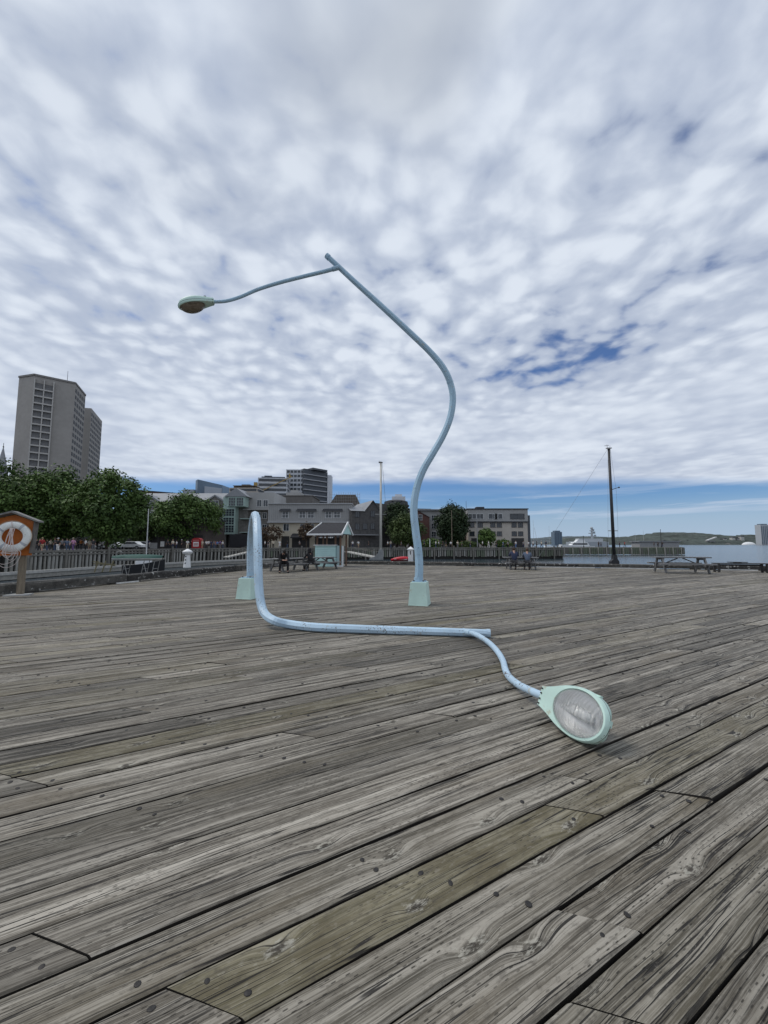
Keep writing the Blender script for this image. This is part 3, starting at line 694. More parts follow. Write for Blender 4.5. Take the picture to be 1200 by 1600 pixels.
LENS = lens_mat(); AMBER = lens_mat('dirty_deck_reflection_glass', (.50, .40, .30), (.32, .25, .18))  # brown tint mixes dirt with the deck's dark reflection, painted into the glass
REFL = M('dull_reflector', (0.70, 0.70, 0.69), 0.5, 0.35, 0.15, 8)
def cobra_head(parent, org, ax, nz, L=0.72, bowl=0.135, glass=None):
    """org: neck end; ax: towards the nose; nz: lens side"""
    ax = Vector(ax).normalized(); nz = Vector(nz); nz = (nz - ax * nz.dot(ax)).normalized(); ay = nz.cross(ax)
    mt = Matrix((ax, ay, nz)).transposed().to_4x4(); mt.translation = Vector(org)
    xs = [0, .03, .08, .15, .22, .30, .38, .46, .54, .62, .70, .78, .85, .91, .95, .98, 0.995]
    mb = MB(); k = 13
    def hb(x): return 0.065 + 0.080 * math.sin(math.pi * min(1, max(0, (x + .05) / 1.05)) ** 1.2) if x < .95 else max(0.01, 0.06 * (1 - x) / .05 + 0.012)
    for x in xs:
        w = hw(x); h = hb(x)
        if x > .9: h *= max(.25, (1 - x) / .1)
        for j in range(k):
            a = math.pi * j / (k - 1); cx, sx = math.cos(a), math.sin(a)
            mb.v.append((x * L, w * (abs(cx) ** .75) * (1 if cx > 0 else -1), -h * abs(sx) ** .7 - 0.004))
    for i in range(len(xs) - 1):
        for j in range(k - 1): mb.f.append((i * k + j, (i + 1) * k + j, (i + 1) * k + j + 1, i * k + j + 1)); mb.mi.append(0)
    mb.f.append(tuple(range(k))); mb.mi.append(0); mb.f.append(tuple(reversed(range((len(xs) - 1) * k, len(xs) * k)))); mb.mi.append(0)
    sh = mb.build('lamp_housing', MINT, parent, smooth=True); sh.matrix_local = mt
    # lens frame: outline to oval opening
    cx0, ea, eb = 0.612 * L, 0.345 * L, 0.175
    outl = [(x * L, hw(x)) for x in [0, .03, .06, .1, .15, .2, .26, .33, .4, .45, .5, .55, .6, .65, .7, .75, .79, .82, .85, .88, .905, .93, .95, .965, .98, .99, .996, 1.0]]
    outl = outl + [(x, -y) for x, y in reversed(outl[:-1])]
    def hit(a):
        d = (math.cos(a), math.sin(a)); best = None
        for (x0, y0), (x1, y1) in zip(outl, outl[1:] + outl[:1]):
            ex, ey = x1 - x0, y1 - y0; den = d[0] * ey - d[1] * ex
            if abs(den) < 1e-9: continue
            t = ((x0 - cx0) * ey - y0 * ex) / den; s = ((x0 - cx0) * d[1] - y0 * d[0]) / den
            if t > 0 and -1e-6 <= s <= 1 + 1e-6: best = t if best is None else max(best, t)
        return best or 0.1
    n = 96; mb = MB(); rings = [[], [], [], [], []]
    for i in range(n):
        a = 2 * math.pi * i / n; r = hit(a); ca, sa = math.cos(a), math.sin(a)
        ri = 1 / math.sqrt((ca / ea) ** 2 + (sa / eb) ** 2)
        for q, (rad, z) in enumerate(((r * 1.014, 0.006), (r * 1.014, 0.030), (r * 0.972, 0.050), (ri * 1.03, 0.053), (ri * 0.985, 0.026))):
            rings[q].append((cx0 + ca * rad, sa * rad, z))
    for r in rings: mb.v += r
    for q in range(4):
        for i in range(n): mb.f.append((q * n + i, q * n + (i + 1) % n, (q + 1) * n + (i + 1) % n, (q + 1) * n + i)); mb.mi.append(0)
    fr = mb.build('lens_frame', MINT, parent, smooth=True); fr.data.set_sharp_from_angle(angle=R(38)); fr.matrix_local = mt
    gk = MB()
    for rad_, z in ((1.004, -.004), (1.004, .007)):
        for i in range(n): a = 2 * math.pi * i / n; r = hit(a); gk.v.append((cx0 + math.cos(a) * r * rad_, math.sin(a) * r * rad_, z))
    for i in range(n): gk.f.append((i, (i + 1) % n, n + (i + 1) % n, n + i)); gk.mi.append(0)
    gk_ = gk.build('gasket', M('black_gasket', (.02, .02, .02), .8), parent); gk_.matrix_local = mt
    gm = MB(); m_ = 7
    for q in range(m_):
        t = q / (m_ - 1) * math.pi / 2 * 0.94
        for i in range(n): a = 2 * math.pi * i / n; gm.v.append((cx0 + math.cos(a) * ea * math.cos(t), math.sin(a) * eb * math.cos(t), 0.024 + bowl * math.sin(t)))
    for q in range(m_ - 1):
        for i in range(n): gm.f.append((q * n + i, q * n + (i + 1) % n, (q + 1) * n + (i + 1) % n, (q + 1) * n + i)); gm.mi.append(0)
    gm.f.append(tuple(range((m_ - 1) * n, m_ * n))); gm.mi.append(0)
    g = gm.build('lens', glass or LENS, parent, smooth=True); g.matrix_local = mt
    rm = MB()
    for q in range(m_):
        t = q / (m_ - 1) * math.pi / 2
        for i in range(24): a = 2 * math.pi * i / 24; rm.v.append((cx0 + math.cos(a) * ea * .97 * math.cos(t), math.sin(a) * eb * .97 * math.cos(t), 0.01 - 0.065 * math.sin(t)))
    for q in range(m_ - 1):
        for i in range(24): rm.f.append((q * 24 + i, (q + 1) * 24 + i, (q + 1) * 24 + (i + 1) % 24, q * 24 + (i + 1) % 24)); rm.mi.append(0)
    rf = rm.build('reflector', REFL, parent, smooth=True); rf.matrix_local = mt
    bm_ = MB(); bm_.sphere((cx0 + .02, 0, 0.0), (0.085, 0.035, 0.035), 10); bm_.cyl((cx0 - .13, 0, 0), (cx0 - .05, 0, 0), 0.022, 0.03, 8)
    bb = bm_.build('bulb', M('frosted_bulb', (0.75, 0.75, 0.73), 0.3, var=.05), rf, smooth=True)
    # latch, hinge and neck bolts
    for nm, q in (('latch', MB().box((0.985 * L, 0.02, 0.0), (0.02, 0.05, 0.04))), ('hinge', MB().box((0.78 * L, hw(.78) + .004, 0.002), (0.06, 0.012, 0.03)))):
        dd = q.build(nm, MINT, parent); dd.matrix_local = mt
    for y in (-.066, -.025, .025, .066):
        dd = MB().cyl((0.035 * L, y, 0.045), (0.035 * L, y, 0.062), 0.008, 0.007, 6).build('neck_bolt', IRON, parent); dd.matrix_local = mt
    for y in (-.05, .05):
        dd = MB().box((-0.006, y, -0.01), (0.02, 0.02, 0.05)).build('neck_lug', MINT, parent); dd.matrix_local = mt
    pc = MB(); pc.cyl((0.2 * L, 0, -hb(.2) + .01), (0.2 * L, 0, -hb(.2) - .055), 0.04, 0.032, 10)
    p = pc.build('photocell', M('grey_plastic', (0.16, 0.17, 0.17), .5), parent); p.matrix_local = mt
    return mt
def local(pts, o): return [Vector(p) - o for p in pts]

# standing lamp: swaying octagonal pole
o1 = G(655, 943); o1 = Vector((0.945, 10.35, 0))
st = thing('street_lamp', 'tall pale blue street lamp with a swaying bent pole standing on a mint pedestal', 'street lamp', o1)
pedestal(st, (0, 0, 0), R(-16.3))
ctl = [(654, 908, 10.35), (655, 885, 10.35), (653.5, 860, 10.35), (649.5, 830, 10.35), (646.5, 795, 10.35), (651, 763, 10.33), (661, 735, 10.3), (676, 709, 10.25), (692, 681, 10.2), (703.5, 652, 10.15), (707.5, 622, 10.1),
       (703, 597, 10.05), (692, 574, 10.0), (672, 550, 9.95), (645, 524, 9.9), (600, 482, 9.85), (556, 442, 9.8), (527, 415, 9.75), (513, 402, 9.72)]
raw = [P(*c) for c in ctl]
rads = [0.115, .113, .111, .108, .106, .104, .102, .099, .096, .093, .090, .087, .084, .081, .078, .074, .070, .067, .066]
sp = spline([(*p, r) for p, r in zip(raw, rads)], 6)
mb = MB(); mb.tube([Vector(p[:3]) - o1 for p in sp], [p[3] for p in sp], 8, phase=math.pi / 8); mb.build('pole', BLUE, st)
mb = MB(); e = Vector(sp[-1][:3]) - o1; dv = (Vector(sp[-1][:3]) - Vector(sp[-4][:3])).normalized(); mb.cyl(e - dv * .02, e + dv * .07, 0.08, 0.074, 8); mb.build('pole_cap', BLUE, st)
mb = MB(); b0 = raw[0] - o1; mb.cyl(b0 + Vector((0, 0, -.02)), b0 + Vector((0, 0, .1)), 0.128, 0.122, 8); mb.build('base_collar', BLUE, st)
mb = MB(); hp = raw[2] - o1; mb.box((hp.x, hp.y - .112, hp.z), (.09, .02, .20)); cv = mb.build('hand_hole_cover', BLUE, st); MB().cyl((hp.x, hp.y - .122, hp.z + .07), (hp.x, hp.y - .128, hp.z + .07), .01, .01, 6).build('cover_screw', IRON, cv)
for q in (30, 66):
    a0 = Vector(sp[q][:3]) - o1; a1 = Vector(sp[q + 1][:3]) - o1; dd_ = (a1 - a0).normalized() * .02; MB().tube([a0 - dd_, a0 + dd_], sp[q][3] + .004, 8, phase=math.pi / 8).build('weld_band', BLUE, st)
ctl = [(529, 418, 9.72), (505, 424.5, 9.65), (470, 433, 9.55), (435, 442, 9.45), (402, 452.5, 9.35), (375, 464, 9.25), (352, 470.5, 9.17), (331, 471.5, 9.1)]
raw = [P(*c) for c in ctl]; sp = spline([tuple(p) for p in raw], 6)
n_ = len(sp); mb = MB(); mb.tube([Vector(p) - o1 for p in sp], [0.052 - 0.012 * i / n_ for i in range(n_)], 12); mb.build('arm', BLUE, st, smooth=True)
mb = MB(); a0 = raw[0] - o1; a1 = Vector(sp[3]) - o1; mb.cyl(a0, a1, 0.062, 0.062, 10); mb.build('arm_clamp', BLUE, st)
q1, q2 = P(334, 471, 9.1), P(282, 478, 8.9)
cobra_head(st, q1 - o1, q2 - q1, (-0.12, -0.08, -1), 0.84, 0.185, AMBER)

# fallen lamp: pole arches over and runs along the deck
o2 = Vector((-4.02, 11.55, 0))
fl = thing('street_lamp', 'fallen pale blue street lamp arched over with its mint lamp head lying on the deck', 'street lamp', o2)
pedestal(fl, (0, 0, 0), R(-16.3))
pts = [P(391.5, 898, 11.55), P(391.3, 875, 11.53), P(391.8, 850, 11.4), P(393.2, 828, 11.0), P(395.5, 812, 10.3), P(398.2, 804.5, 9.5), P(400.6, 810, 8.9), P(402.1, 833, 8.42), P(402.9, 866, 8.15), P(403.6, 897, 8.0), P(405.2, 925, 7.9), P(409, 948, 7.78)]
pts += [P(416, 961.5, 7.6), P(430, 970.5, 7.36), G(452, 975.5, .083), G(490, 980, .08), G(540, 982.2, .078), G(600, 984.3, .075), G(660, 986.2, .072), G(728, 988.5, .069), G(764, 989.6, .067)]
rads = [.108, .106, .104, .101, .098, .095, .092, .090, .088, .086, .085, .084, .083, .082, .081, .079, .077, .074, .071, .068, .066]
sp = spline([(*p, r) for p, r in zip(pts, rads)], 7)
mb = MB(); mb.tube([Vector(p[:3]) - o2 for p in sp], [p[3] for p in sp], 8, phase=math.pi / 8); mb.build('pole', BLUE2, fl)
mb = MB(); e = Vector(sp[-1][:3]) - o2; dv = (Vector(sp[-1][:3]) - Vector(sp[-4][:3])).normalized(); mb.cyl(e - dv * .04, e + dv * .02, 0.074, 0.074, 12); mb.build('pole_cap', BLUE2, fl)
mb = MB(); b0 = pts[0] - o2; mb.cyl(b0 + Vector((0, 0, -.03)), b0 + Vector((0, 0, .08)), 0.122, 0.116, 8); mb.build('base_collar', BLUE, fl)
apts = [G(724, 986.8, .075), G(738, 989.5, .10), G(752, 996, .09), G(766, 1006, .075), G(778, 1019, .062), G(786, 1033, .056), G(789.5, 1046, .056), G(796, 1058, .062), G(809, 1069, .085), G(828, 1079, .13), G(849, 1088, .185)]
sp = spline([tuple(p) for p in apts], 6); n_ = len(sp)
mb = MB(); mb.tube([Vector(p) - o2 for p in sp], [0.043 - 0.006 * i / n_ for i in range(n_)], 14); mb.build('arm', BLUE2, fl, smooth=True)
mb = MB(); a0 = apts[0] - o2; a1 = Vector(sp[5]) - o2; mb.cyl(a0, a1, 0.058, 0.052, 12); mb.build('arm_clamp', BLUE2, fl)
nk, ns = G(848, 1088, .19), G(956, 1138, .20)
cobra_head(fl, nk - o2, ns - nk, (-0.79, -0.47, 0.42), 0.68)

# ================================================================ BUILDINGS
def zat(py, Y): return P(600, py, Y).z
def xat(px, Y, py=830): return P(px, py, Y).x
GREYS = {n: M(n, c, r, var=v, scale=s) for n, c, r, v, s in (
    ('tower_concrete', (0.31, 0.293, 0.272), 0.85, 0.10, 0.08), ('grey_shingle', (0.180, 0.171, 0.158), 0.9, 0.30, 1.5), ('grey_metal_roof', (0.25, 0.26, 0.275), 0.55, 0.10, 0.4),
    ('grey_siding', (0.35, 0.347, 0.338), 0.7, 0.08, 0.5), ('cream_stucco', (0.50, 0.45, 0.355), 0.85, 0.10, 0.6), ('dark_shingle', (0.090, 0.087, 0.085), 0.9, 0.35, 1.5),
    ('brown_slab', (0.15, 0.14, 0.13), 0.85, 0.10, 0.5), ('concrete_panel', (0.47, 0.430, 0.378), 0.85, 0.10, 0.3), ('teal_frame', (0.36, 0.47, 0.43), 0.55, 0.08, 1.0),
    ('pale_cladding', (0.55, 0.57, 0.60), 0.5, 0.05, 0.2), ('dark_cladding', (0.07, 0.08, 0.095), 0.5, 0.15, 0.3), ('blue_cladding', (0.15, 0.21, 0.28), 0.35, 0.12, 0.1),
    ('ochre_board', (0.40, 0.28, 0.10), 0.8, 0.2, 1.0), ('slate_dark', (0.05, 0.052, 0.058), 0.8, 0.2, 2.0), ('mansard_brown', (0.14, 0.12, 0.10), 0.85, 0.2, 1.0))}
BRICK = brick_mat('red_brick', (0.165, 0.065, 0.048), (0.12, 0.05, 0.04), (0.14, 0.12, 0.11))
DBRICK = brick_mat('dark_brick', (0.085, 0.065, 0.055), (0.06, 0.05, 0.045), (0.08, 0.075, 0.07))
WG = M('white_window_frame', (0.62, 0.63, 0.63), 0.6, var=0.05)
DG = M('dark_window_frame', (0.06, 0.06, 0.065), 0.6)
win_cache = {}
def window(b, x, z, w, h, mat=WG, cols=1, rows=1, y=0.0, rz=0.0, fr=0.09, pane=None):
    """x, z: centre on the facade plane; frame stands proud, pane set back within it"""
    key = (round(w, 2), round(h, 2), mat.name, cols, rows, fr)
    if key not in win_cache:
        mb = MB(); t = fr
        mb.box((0, -.04, h / 2 - t / 2), (w, .12, t)); mb.box((0, -.05, -h / 2 + t / 2), (w + .12, .16, t))
        for s in (-1, 1): mb.box((s * (w / 2 - t / 2), -.04, 0), (t, .12, h - 2 * t - .004))
        for i in range(1, cols): mb.box((-w / 2 + w * i / cols, -.03, 0), (t * .7, .09, h - 2 * t - .004))
        for j in range(1, rows): mb.box((0, -.027, -h / 2 + h * j / rows), (w - 2 * t - .004, .08, t * .6))
        win_cache[key] = (mb.mesh('window', mat), MB().box((0, 0.0, 0), (w - t, .03, h - t)).mesh('pane', GLASS))
    wm_, pm = win_cache[key]
    o = inst('window', wm_, b, (x, y, z), (0, 0, rz)); pp = inst('pane', pm, o, (0, -.012, 0))
    if pane: pp.material_slots[0].link = 'OBJECT'; pp.material_slots[0].material = pane
    return o
def bld(name, label, px0, Y, z=0.6, rz=0.0, cat='building'):
    return thing(name, label, cat, (xat(px0, Y), Y, z), rz)

# --- concrete tower, two angled slabs
Yt = 200.0
ptA, ptB, ptC, ptD = P(30, 588, 203), P(54, 586, 200), P(118, 600, 211), P(133.5, 622, 229)
H_ = ptB.z
def fl_(p): return Vector((p.x, p.y, 0))
tw = thing('concrete_tower', 'tall grey concrete tower of two angled slabs rising behind the trees', 'tower', (ptB.x, ptB.y, 0))
o = fl_(ptB); A, B, C, D_ = [fl_(p) - o for p in (ptA, ptB, ptC, ptD)]
mb = MB(); mb.prism([A, B, C, D_, D_ + Vector((-14, 12, 0)), A + Vector((-2, 26, 0))], 0, H_ - 0)
mb.build('wall', GREYS['tower_concrete'], tw)
mb = MB()
for a, b in ((A, B), (B, C), (C, D_)): mb.bar(a + Vector((0, -.1, H_ + .2)), b + Vector((0, -.1, H_ + .2)), .7, 1.0)
mb.build('parapet', M('parapet_dark', (0.20, 0.19, 0.18), .85), tw)
TPANE = M('curtained_pane', (.125, .125, .128), .35, var=.35, scale=.25)
TDARK = M('shaded_pane', (.04, .04, .043), .6, var=.4, scale=.4)
nfl = 24; fh = H_ / nfl; dBC = (C - B).normalized(); nBC = Vector((dBC.y, -dBC.x, 0)); rzBC = math.atan2(dBC.y, dBC.x)
LBC = (C - B).length; s0, s1 = 0.3, LBC * 0.47
slab_me = MB().box((0, 0, 0), (s1 - s0, 1.5, 0.75)).mesh('balcony_slab', M('pale_concrete', (0.44, 0.425, 0.40), .85))
wl = (s1 - s0) / 2 - .5
for f in range(5, nfl - 1):
    z = f * fh + fh * .5
    for q in (0.25, 0.75):
        p = B + dBC * (s0 + (s1 - s0) * q) + nBC * .05; window(tw, p.x, z + .2, wl, fh - .7, GREYS['brown_slab'], 2, 1, p.y, rzBC, .2, TPANE)
    p = B + dBC * ((s0 + s1) / 2) + nBC * .35
    inst('balcony_slab', slab_me, tw, (p.x, p.y, z - fh / 2 + .1), (0, 0, rzBC))
mb = MB()
for q in (0, .5, 1): p = B + dBC * (s0 + (s1 - s0) * q) + nBC * .45; mb.box((p.x, p.y, H_ / 2 + 5), (.5, 1.1, H_ - 14), rzBC)
mb.build('balcony_fins', MATS['pale_concrete'], tw)
def grid_face(b, a, c, n, name, mat, z0, z1, rows, wfr=.62, hfr=.55, out=.05):
    d = (c - a).normalized(); nn = Vector((d.y, -d.x, 0)); L = (c - a).length; mb = MB(); rz = math.atan2(d.y, d.x)
    for f in range(rows):
        for i in range(n):
            p = a + d * (L * (i + .5) / n) + nn * out
            mb.box((p.x, p.y, z0 + (z1 - z0) * (f + .5) / rows), (L / n * wfr, .1, (z1 - z0) / rows * hfr), rz)
    return tag(mb.build(name, mat, b), kind='stuff')
grid_face(tw, C, D_, 5, 'windows', TDARK, 14, H_ - 2, 21)
E1, E2, E3 = [fl_(p) - o for p in (P(132, 637, 247), P(143, 638, 248), P(159.5, 660, 275))]
H2 = P(143, 638, 248).z
mb = MB(); mb.prism([E1, E2, E3, E3 + Vector((-22, 14, 0)), E1 + Vector((-8, 20, 0))], 0, H2); mb.build('rear_wall', GREYS['tower_concrete'], tw)
grid_face(tw, E2, E3, 7, 'windows', TDARK, 14, H2 - 2, 22)
mb = MB(); pa = P(97, 580, 215) - o; mb.cyl((pa.x, pa.y + 4, H_ - 2), (pa.x, pa.y + 4, pa.z + 2), .22, .1, 6); mb.cyl((pa.x - 1.2, pa.y + 5, H_ - 2), (pa.x - 1.2, pa.y + 5, H_ + 3.5), .14, .08, 6)
mb.build('antenna', GREYS['grey_metal_roof'], tw)

# --- church spire
sp_ = P(5.5, 697, 190); ch = thing('church_spire', 'slender grey church spire peeking over the trees at the far left', 'spire', (sp_.x, sp_.y, .6))
mb = MB(); zt = sp_.z - .6; mb.lathe([(3.3, 30), (3.0, 33), (1.5, zt - 8), (.12, zt - .6)], n=8); mb.build('spire_roof', GREYS['grey_metal_roof'], ch)
mb = MB(); mb.box((0, 0, 15), (6.4, 6.4, 30.1)); mb.build('belfry', GREYS['tower_concrete'], ch)
mb = MB(); mb.cyl((0, 0, zt - .8), (0, 0, zt + 1.6), .12, .1, 6); mb.sphere((0, 0, zt - .4), .35, 8); mb.build('finial', IRON, ch)

# --- dark brick row added to paint the shade under the left trees
lo_ = thing('tree_shade_row', 'low dark brick row added as the shade under the left trees', 'building', (-105, 84, .6))
mb = MB(); mb.box((33, 5, 3.2), (66, 10, 6.4)); mb.build('wall', DBRICK, lo_)
mb = MB(); mb.box((33, 4.6, 6.5), (67, 11, .3)); mb.build('roof', GREYS['slate_dark'], lo_)
for i in range(14): MB().box((2.6 + 4.7 * i, -.03, 1.5), (3.6, .12, 2.8)).build('shopfront', M('unlit_shopfront', (0.028, 0.027, 0.027), .5), lo_)
# --- long grey shingled hotel with gables, bay tower and corner block
Yh = 104.0; kx = Yh / 600.0
def lx(px, px0, Y): return (px - px0) * Y / 600 * 1.005
ht = bld('shingled_hotel', 'long grey shingled waterfront hotel with gable dormers and glazed bay tower', 196, Yh)
zr, ze = zat(767, Yh) - .6, zat(784, Yh) - .6
L = lx(386, 196, Yh)
mb = MB(); mb.box((L / 2, 6, ze / 2), (L, 12, ze)); mb.build('wall', GREYS['grey_shingle'], ht)
mb = MB(); mb.add([(-.3, -.4, ze), (L, -.4, ze), (L, 5, zr), (-.3, 5, zr), (-.3, 12.4, ze), (L, 12.4, ze)], [(0, 1, 2, 3), (3, 2, 5, 4), (0, 3, 4), (1, 5, 2), (0, 4, 5, 1)]); mb.build('roof', GREYS['grey_metal_roof'], ht)
for gx in (233, 284, 335):
    x = lx(gx, 196, Yh); w = 3.3; za = zat(775, Yh) - .6; zs = zat(787, Yh) - .6
    g = MB(); g.extrude_xz([(x - w, 0), (x + w, 0), (x + w, zs), (x, za), (x - w, zs)], -.5, 5)
    gw = g.build('gable', GREYS['grey_shingle'], ht)
    g = MB()
    for s in (-1, 1): g.bar((x, -0.7, za + .08), (x + s * (w + .45), -0.7, zs - .28), .3, .32, up=(0, 1, 0)); g.add([(x, -.85, za + .3), (x + s * (w + .5), -.85, zs - .05), (x + s * (w + .5), 5.2, zs - .05), (x, 5.2, za + .3)], [(0, 1, 2, 3)])
    g.build('gable_roof', GREYS['grey_metal_roof'], gw)
    for zz0, ww in ((787.5, 2.0), (803, 1.4), (822, 1.4)):
        for q in ((-.55, .55) if zz0 > 790 else (0,)):
            window(ht, x + q * 1.6, zat(zz0, Yh) - .6, ww if zz0 < 790 else 1.0, 1.75, WG, 2, 1, -.5)
for i in range(9): MB().box((1.8 + 3.55 * i, -.04, 1.75), (2.7, .12, 3.3)).build('shopfront', M('unlit_shopfront', (0.028, 0.027, 0.027), .5), ht)
for px_, py_ in ((323, 803), (344, 803), (344, 823), (323, 823), (254, 804), (254, 823), (306, 804), (213, 804), (213, 823)):
    window(ht, lx(px_, 196, Yh), zat(py_, Yh) - .6, 1.05, 1.75, WG, 2, 1)
# glazed bay
bx0, bx1 = lx(352, 196, Yh), lx(371, 196, Yh); bx2 = lx(384, 196, Yh)
mb = MB(); zb0, zb1 = zat(835, Yh) - .6, zat(778, Yh) - .6
mb.box(((bx0 + bx1) / 2, -1.2, (zb0 + zb1) / 2), (bx1 - bx0, 2.4, zb1 - zb0)); mb.box(((bx0 + bx2) / 2 + .9, -1.5, (zat(793, Yh) - .6 + zb1) / 2), (bx2 - bx0 - 1.0, 3.0, zb1 - zat(793, Yh) + .6))
bay = mb.build('glazed_bay', GREYS['teal_frame'], ht)
mb = MB(); xc = (bx0 + bx2) / 2 + .9; w = (bx2 - bx0) / 2
mb.extrude_xz([(xc - w - .3, zb1), (xc + w + .3, zb1), (xc, zb1 + 2.3)], -3.3, 4); mb.build('bay_roof', GREYS['grey_metal_roof'], bay)
for py_ in (786,): window(bay, xc - 1.05, zat(py_, Yh) - .6, 1.9, 2.3, GREYS['teal_frame'], 3, 3, -3.03); window(bay, xc + 1.05, zat(py_, Yh) - .6, 1.9, 2.3, GREYS['teal_frame'], 3, 3, -3.03)
for py_ in (802, 815, 827): window(bay, (bx0 + bx1) / 2, zat(py_, Yh) - .6, bx1 - bx0 - .3, 2.0, GREYS['teal_frame'], 4, 3, -2.43)
mb = MB(); mb.box((bx2 + .2, -.8, zat(811, Yh) - .6), (3.0, 1.6, .18)); mb.box((bx2 + .2, -.8, zat(832, Yh) - .6), (3.0, 1.6, .18)); mb.build('balcony', GREYS['teal_frame'], ht)
# corner block
ck = bld('hotel_corner_block', 'flat roofed grey block joining the gabled hotel to the cream restaurant building', 383, Yh + 1)
Lc = lx(428, 383, Yh); zc = zat(769, Yh) - .6; zm = zat(796, Yh) - .6
mb = MB(); mb.box((Lc / 2, 6, zm / 2), (Lc, 12, zm)); mb.build('lower_wall', GREYS['grey_shingle'], ck)
mb = MB(); mb.box((Lc / 2 - .1, 5.8, (zm + zc) / 2), (Lc + .3, 12.6, zc - zm)); mb.box((Lc / 2, 5.5, zm), (Lc + .7, 13.6, .35)); mb.build('upper_wall', GREYS['grey_siding'], ck)
for px_ in (405, 415): window(ck, lx(px_, 383, Yh), zat(786, Yh) - .6, 1.35, 1.9, WG, 2, 1, -.5)
for px_ in (404, 413):
    for py_ in (805, 824): window(ck, lx(px_, 383, Yh), zat(py_, Yh) - .6, 1.2, 1.8, WG, 2, 1)
mb = MB(); mb.box((Lc / 2 - 2, -2.2, 1.9), (9, 3.6, 3.4)); mb.build('dark_awning', M('black_canvas', (0.03, 0.03, 0.034), .8), ck)

# --- cream restaurant with grey ribbed upper storey
Yc = 99.0
cr = bld('restaurant_building', 'cream building with ribbed grey upper storey and white windows behind the kiosk', 420, Yc)
Lr = lx(548, 420, Yc); zt = zat(788, Yc) - .6; zm = zat(816, Yc) - .6
mb = MB(); mb.box((Lr / 2, 6, zm / 2), (Lr, 12, zm)); mb.build('lower_wall', GREYS['cream_stucco'], cr)
mb = MB(); mb.box((Lr / 2, 5.75, (zm + zt) / 2), (Lr + .2, 12.5, zt - zm)); up = mb.build('upper_wall', GREYS['grey_siding'], cr)
mb = MB(); mb.box((Lr / 2, 5.6, zt + .1), (Lr + .6, 13, .22)); mb.box((Lr / 2, 5.6, zm - .02), (Lr + .5, 13, .28)); mb.build('cornice', M('pale_trim', (0.40, 0.41, 0.42), .6), cr)
rib = MB().box((0, 0, 0), (.06, .06, zt - zm - .5)).mesh('siding_rib', GREYS['grey_metal_roof'])
for i in range(42): inst('siding_rib', rib, up, (Lr * (i + .5) / 42, -.52, (zm + zt) / 2))
hood = MB(); 
for px_, n in ((446, 1), (479, 2), (519.5, 2)):
    for q in range(n):
        window(cr, lx(px_ + (q - (n - 1) / 2) * 13.2, 420, Yc), zat(804.5, Yc) - .6, 1.75, 1.8, WG, 2, 2, -.5, fr=.13)
    x = lx(px_, 420, Yc); hw_ = 1.3 + (n - 1) * 1.15
    mb = MB(); mb.add([(x - hw_ - .2, -1.15, zat(797.5, Yc) - .75), (x + hw_ + .2, -1.15, zat(797.5, Yc) - .75), (x + hw_, -.5, zat(796.5, Yc) - .4), (x - hw_, -.5, zat(796.5, Yc) - .4), (x - hw_ - .2, -1.15, zat(797.5, Yc) - .9), (x + hw_ + .2, -1.15, zat(797.5, Yc) - .9)], [(0, 1, 2, 3), (4, 5, 1, 0)])
    mb.build('window_hood', GREYS['slate_dark'], cr)
for px_ in (447, 473, 486, 530): window(cr, lx(px_, 420, Yc), zat(824, Yc) - .6, 1.5, 1.9, WG, 2, 1)
for px_, w in ((446, 2.0), (470, 4.5), (512, 6.5)): MB().box((lx(px_, 420, Yc), -.03, 1.5), (w, .2, 3.0)).build('shopfront', MATS['unlit_shopfront'], cr)
mb = MB()
for px_, w in ((472, 5.0), (515, 7.0)):
    x = lx(px_, 420, Yc); mb.add([(x - w / 2, -2.4, 2.75), (x + w / 2, -2.4, 2.75), (x + w / 2, 0, 3.7), (x - w / 2, 0, 3.7), (x - w / 2, -2.4, 2.45), (x + w / 2, -2.4, 2.45), (x + w / 2, 0, 3.4), (x - w / 2, 0, 3.4)], [(0, 1, 2, 3), (4, 5, 1, 0), (7, 6, 5, 4), (0, 3, 7, 4), (1, 5, 6, 2)])
mb.build('awning', MATS['black_canvas'], cr)
mb = MB()
rs = random.Random(3)
for i in range(9): mb.box((lx(512, 420, Yc) - 1.9 + i * .42, -2.45, 2.62), (.30, .05, rs.uniform(.18, .28)))
mb.build('sign_lettering', WHITE, cr)
bx = bld('roof_storey', 'dark flat roofed box rising behind the ribbed grey upper storey', 430, 124)
L = lx(487, 430, 124); zz0 = zat(775, 124) - .6; mb = MB(); mb.box((L / 2, 7, zz0 / 2), (L, 14, zz0)); mb.box((L / 2, 7, zz0 + .1), (L + .5, 14.5, .25)); mb.build('wall', GREYS['brown_slab'], bx)
mb = MB(); mb.box((L * .42, 5, zz0 + .8), (5, 4, 1.6)); mb.box((L * .42, 5, zz0 + 2.0), (2.4, 2.4, 1)); mb.build('roof_vent', GREYS['grey_siding'], bx)

